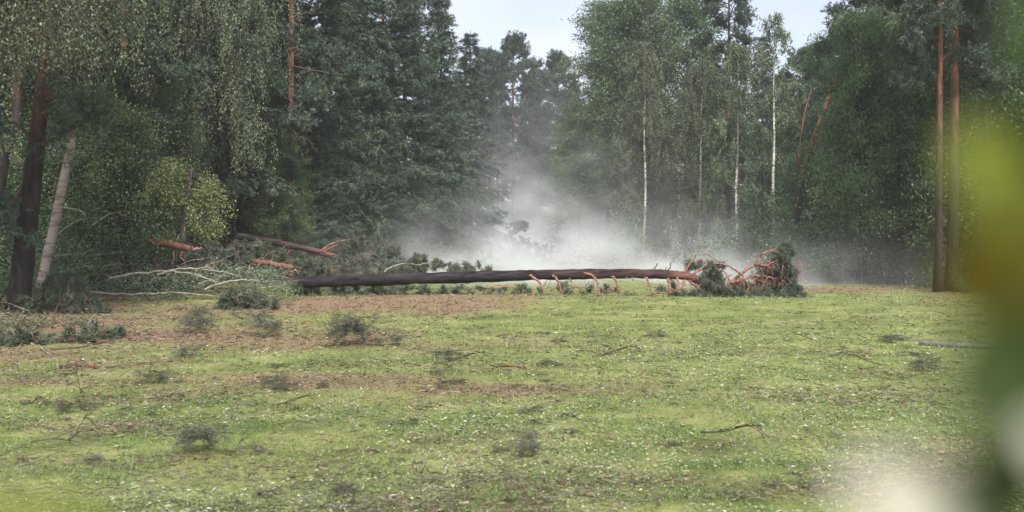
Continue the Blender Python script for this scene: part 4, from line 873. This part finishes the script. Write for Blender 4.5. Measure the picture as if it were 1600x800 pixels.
for k, px, py, s, rz, lab in ((0, 462, 642, .75, .1, 'arched dark twig at left centre of lawn'), (1, 110, 700, .8, .6, 'curved dark twig at lower left of lawn'), (1, 835, 797, .55, 2.9, 'forked bare branch at bottom edge centre'), (0, 1150, 698, .9, -.5, 'long bare twig at lower right centre of lawn'),
        (0, 720, 580, 1.1, .1, 'straight dark twig on lawn centre'), (1, 680, 700, .45, .3, 'kinked black twig near bottom centre'), (0, 1350, 580, .9, 3.0, 'thin twig left of the round pine tuft'), (0, 960, 565, 1.0, .2, 'dark twig on the lawn above the brown strip'), (1, 130, 620, 1.0, 2.0, 'spread dark twig on the brown strip at left'), (0, 60, 650, .9, -.5, 'twig at the far left below the brown strip'), (1, 360, 720, .5, .2, 'twig at the right end of the wide dark sprig')):
    lay(BT[k], 'bare_twig', lab, px, py, s, rz=rz, zs=1.5)
n_ = 0
while n_ < 210:
    py = HZ + CH * F / (1 / rng.uniform(1 / 21, 1 / 5.3)); px = rng.uniform(10, 1560)
    Y = CH * F / (py - HZ)
    if px > 900 and rng.random() < .45: continue
    n_ += 1
    if rng.random() < .6: lay(SP[int(rng.choice([0, 2, 2, 1]))], 'pine_sprig', 'small dark pine sprig lying on the open lawn', px, py, rng.uniform(.15, .42) * (Y / 9) ** .4, 'small pine sprigs on the lawn', zs=.6)
    else: lay(BT[rng.integers(3)], 'small_twig', 'small bare dark twig lying on the open lawn', px, py, rng.uniform(.2, .45) * (Y / 9) ** .3, 'small bare twigs on the lawn')
def stick(label, pts, Y, r0, r1, mat):
    b = P(*pts[0], Y); b[2] = float(ground_z(b[0], b[1])); p3 = []
    for (a, c_) in pts:
        Yq = CH * F / (c_ - HZ); q = np.array([(a - 800) / F * Yq, Yq, 0]); q[2] = float(ground_z(q[0], q[1])) + r0 * .7; p3.append(q - b)
    T = MB(); tube(T, spline(p3, 12), np.linspace(r0, r1, 12), 7, 0, 1, .08); o = obj('stick', T.mesh('stick', M[mat], True)); o.location = tuple(b); tag(o, label, 'stick')
stick('reddish brown broken stick on the grass at left', [(92, 576), (115, 573), (135, 573), (152, 576)], 11, .028, .02, 'orange_bark')
stick('long grey pole lying flat at the right edge of lawn', [(1438, 540), (1490, 543), (1540, 546), (1600, 551), (1650, 555)], 12.8, .045, .035, 'grey_bark')
stick('pale thin stick beside the reddish brown stick', [(60, 545), (78, 558), (95, 572)], 11.5, .012, .007, 'birch_limb')
stick('thin brown stick above the reddish brown stick at left', [(75, 548), (120, 545), (172, 534)], 12.5, .015, .008, 'twig_bark')
stick('thin reddish stick on the brown patch at centre', [(775, 574), (800, 573), (822, 575)], 11, .014, .01, 'orange_bark')

# ------------------------------------------------------------------ shrub right beside the lens (out of focus)
def lens_shrub(name, label, bx, by, stems, lv):
    e = thing(name, label, 'shrub', (bx, by, float(ground_z(bx, by)))); b = np.array((bx, by, float(ground_z(bx, by))))
    for pts in stems:
        T = MB(); tube(T, spline(np.array(pts) - b, 10), np.linspace(.004, .0018, 10), 6); obj('stem', T.mesh(name + '_stem', M['twig_bark'], True), e)
    for (px, py, d, ln, wd, ang, mat) in lv:
        c = P(px, py, d) - b; C = MB()
        ax = np.array((math.cos(ang), .35, math.sin(ang))); ax /= np.linalg.norm(ax); sd = unit(np.cross(ax, (0.15, -1, .1))); nrm = np.cross(ax, sd)
        t = np.linspace(0, 1, 9); wv = np.sin(np.pi * t ** .8) * wd * .5
        rows = [c + ax * ln * (tt - .5) - nrm * (.006 * (2 * tt - 1) ** 2) for tt in t]
        v = np.array([[r - sd * w_ + nrm * .002, r, r + sd * w_ + nrm * .002] for r, w_ in zip(rows, wv)]).reshape(-1, 3)
        f = [[i * 3 + j, i * 3 + j + 1, i * 3 + j + 4, i * 3 + j + 3] for i in range(8) for j in range(2)]
        C.add(v, f, .5); o = obj('leaf', C.mesh(name + '_leaf', M[mat], True), e)
M['lens_leaf'] = foliage_mat('lime_leaf', (.2, .25, .02), (.21, .225, .025), (.3, .36, .03), .5, .02, 0)
M['lens_dark'] = foliage_mat('deep_leaf', (.05, .09, .01), (.030, .055, .009), (.09, .14, .02), .45, .01, 0)
M['lens_brown'] = foliage_mat('ochre_leaf', (.14, .12, .01), (.085, .070, .006), (.2, .17, .02), .45, .01, 0)
M['lens_pale'] = foliage_mat('cream_leaf', (.6, .56, .5), (.56, .53, .45), (.8, .78, .7), .4, .03, 0)
D = .125
lens_shrub('lens_shrub', 'blurred yellow-green leafy shrub close at the right picture edge', .12, .15,
           [[(.12, .15, 0), (.125, .15, .8), (.115, .15, 1.4), (.112, .14, 1.66)], [(.12, .15, .9), (.13, .15, 1.3), (.1, .14, 1.56)]],
           [(1690, 50, D, .036, .022, 1.3, 'lens_dark'), (1572, 270, D, .024, .017, .5, 'lens_leaf'), (1568, 410, D, .030, .019, -.7, 'lens_brown'), (1590, 590, D, .030, .019, 1.4, 'lens_dark'), (1650, 705, D * .95, .012, .009, .3, 'lens_pale'), (1552, 800, D, .024, .016, 1.0, 'lens_dark'),
            (1612, 480, D * 1.1, .03, .02, .2, 'lens_brown'), (1662, 380, D * 1.15, .04, .03, .9, 'lens_brown'), (1662, 620, D * 1.15, .04, .03, .9, 'lens_dark')])
lens_shrub('pale_shrub', 'blurred pale cream leaf close at the bottom right corner', .075, .13, [[(.075, .13, 0), (.07, .128, 1.0), (.062, D, 1.555)]], [(1392, 780, D * .82, .012, .0085, .8, 'lens_pale'), (1455, 835, D * .82, .012, .010, 1.2, 'lens_pale')])
lens_shrub('yellow_shrub', 'blurred yellow leaf close at the bottom left corner', -.08, .13, [[(-.08, .13, 0), (-.075, .128, 1.0), (-.07, D, 1.54)]], [(50, 838, D, .022, .010, .1, 'lens_leaf'), (-20, 850, D, .018, .012, -.2, 'lens_leaf')])

# ------------------------------------------------------------------ air and mist
def box(name, lo, hi, mat):
    lo = np.array(lo, float); hi = np.array(hi, float)
    v = np.array([[(lo, hi)[a][0], (lo, hi)[b_][1], (lo, hi)[c_][2]] for a in (0, 1) for b_ in (0, 1) for c_ in (0, 1)])
    me = bpy.data.meshes.new(name); me.from_pydata([tuple(p) for p in v], [], [(0, 1, 3, 2), (4, 6, 7, 5), (0, 4, 5, 1), (2, 3, 7, 6), (0, 2, 6, 4), (1, 5, 7, 3)]); me.materials.append(mat)
    o = obj(name, me); o['kind'] = 'stuff'; return o
m, nt, out = newmat('haze_air'); pv = node(nt, 'ShaderNodeVolumePrincipled', Density=0.0009, Anisotropy=0.2); pv.inputs['Color'].default_value = (.93, .95, 1, 1); nt.links.new(pv.outputs[0], out.inputs['Volume'])
o = box('haze', (-156, -66, -1.2), (156, 156, 26), m); tag(o, 'thin bluish haze in the forest air', 'haze')

m, nt, out = newmat('ground_mist'); L = nt.links
ge = node(nt, 'ShaderNodeNewGeometry'); sx = node(nt, 'ShaderNodeSeparateXYZ'); L.new(ge.outputs['Position'], sx.inputs[0])
def mth(op, a, b_=None, c_=None, clamp=False):
    n = node(nt, 'ShaderNodeMath', operation=op, use_clamp=clamp)
    for i_, q in enumerate((a, b_, c_)):
        if q is None: continue
        if isinstance(q, (int, float)): n.inputs[i_].default_value = q
        else: L.new(q, n.inputs[i_])
    return n.outputs[0]
def smooth(v, a, b_):
    n = node(nt, 'ShaderNodeMapRange', interpolation_type='SMOOTHSTEP'); n.inputs[1].default_value = a; n.inputs[2].default_value = b_; L.new(v, n.inputs[0]); return n.outputs[0]
def gauss(v, c_, s): 
    q = mth('DIVIDE', mth('SUBTRACT', v, c_), s); return mth('EXPONENT', mth('MULTIPLY', mth('MULTIPLY', q, q), -1.0))
x_, y_, z_ = sx.outputs
nz = node(nt, 'ShaderNodeTexNoise', Scale=.42, Detail=5.0, Roughness=.62); mpn = node(nt, 'ShaderNodeMapping'); mpn.inputs['Scale'].default_value = (1, .6, 1.3); L.new(ge.outputs['Position'], mpn.inputs[0]); L.new(mpn.outputs[0], nz.inputs['Vector'])
wisp = mth('POWER', smooth(nz.outputs[0], .37, .64), 1.3)
low = mth('MULTIPLY', mth('EXPONENT', mth('MULTIPLY', z_, -1.35)), gauss(x_, 4.5, 9.0))              # dense bank near the ground
mid = mth('MULTIPLY', mth('EXPONENT', mth('MULTIPLY', z_, -.40)), mth('MULTIPLY', gauss(x_, 1.3, 3.4), smooth(y_, 32, 46)))   # column drifting up in the gap
edge = mth('MULTIPLY', smooth(y_, 25.2, 33), mth('SUBTRACT', 1.0, smooth(y_, 66, 79)))
edge = mth('MULTIPLY', edge, mth('SUBTRACT', 1.0, smooth(z_, 9, 13.5)))
edge = mth('MULTIPLY', edge, mth('MULTIPLY', smooth(x_, -12, -4), mth('SUBTRACT', 1.0, smooth(x_, 14, 19.5))))
den = mth('MULTIPLY', mth('MULTIPLY', edge, wisp), mth('ADD', mth('MULTIPLY', low, .68), mth('MULTIPLY', mid, .26)))
pv = node(nt, 'ShaderNodeVolumePrincipled', Anisotropy=0.1); pv.inputs['Color'].default_value = (.94, .955, 1, 1); L.new(den, pv.inputs['Density']); L.new(pv.outputs[0], out.inputs['Volume'])
m.cycles.volume_step_rate = 0.8
o = box('mist', (-14, 24.9, -.6), (20, 80, 14), m); tag(o, 'bank of white ground mist drifting up through the gap', 'mist')
print('tris', sum(len(me.polygons) * 2 for me in bpy.data.meshes))
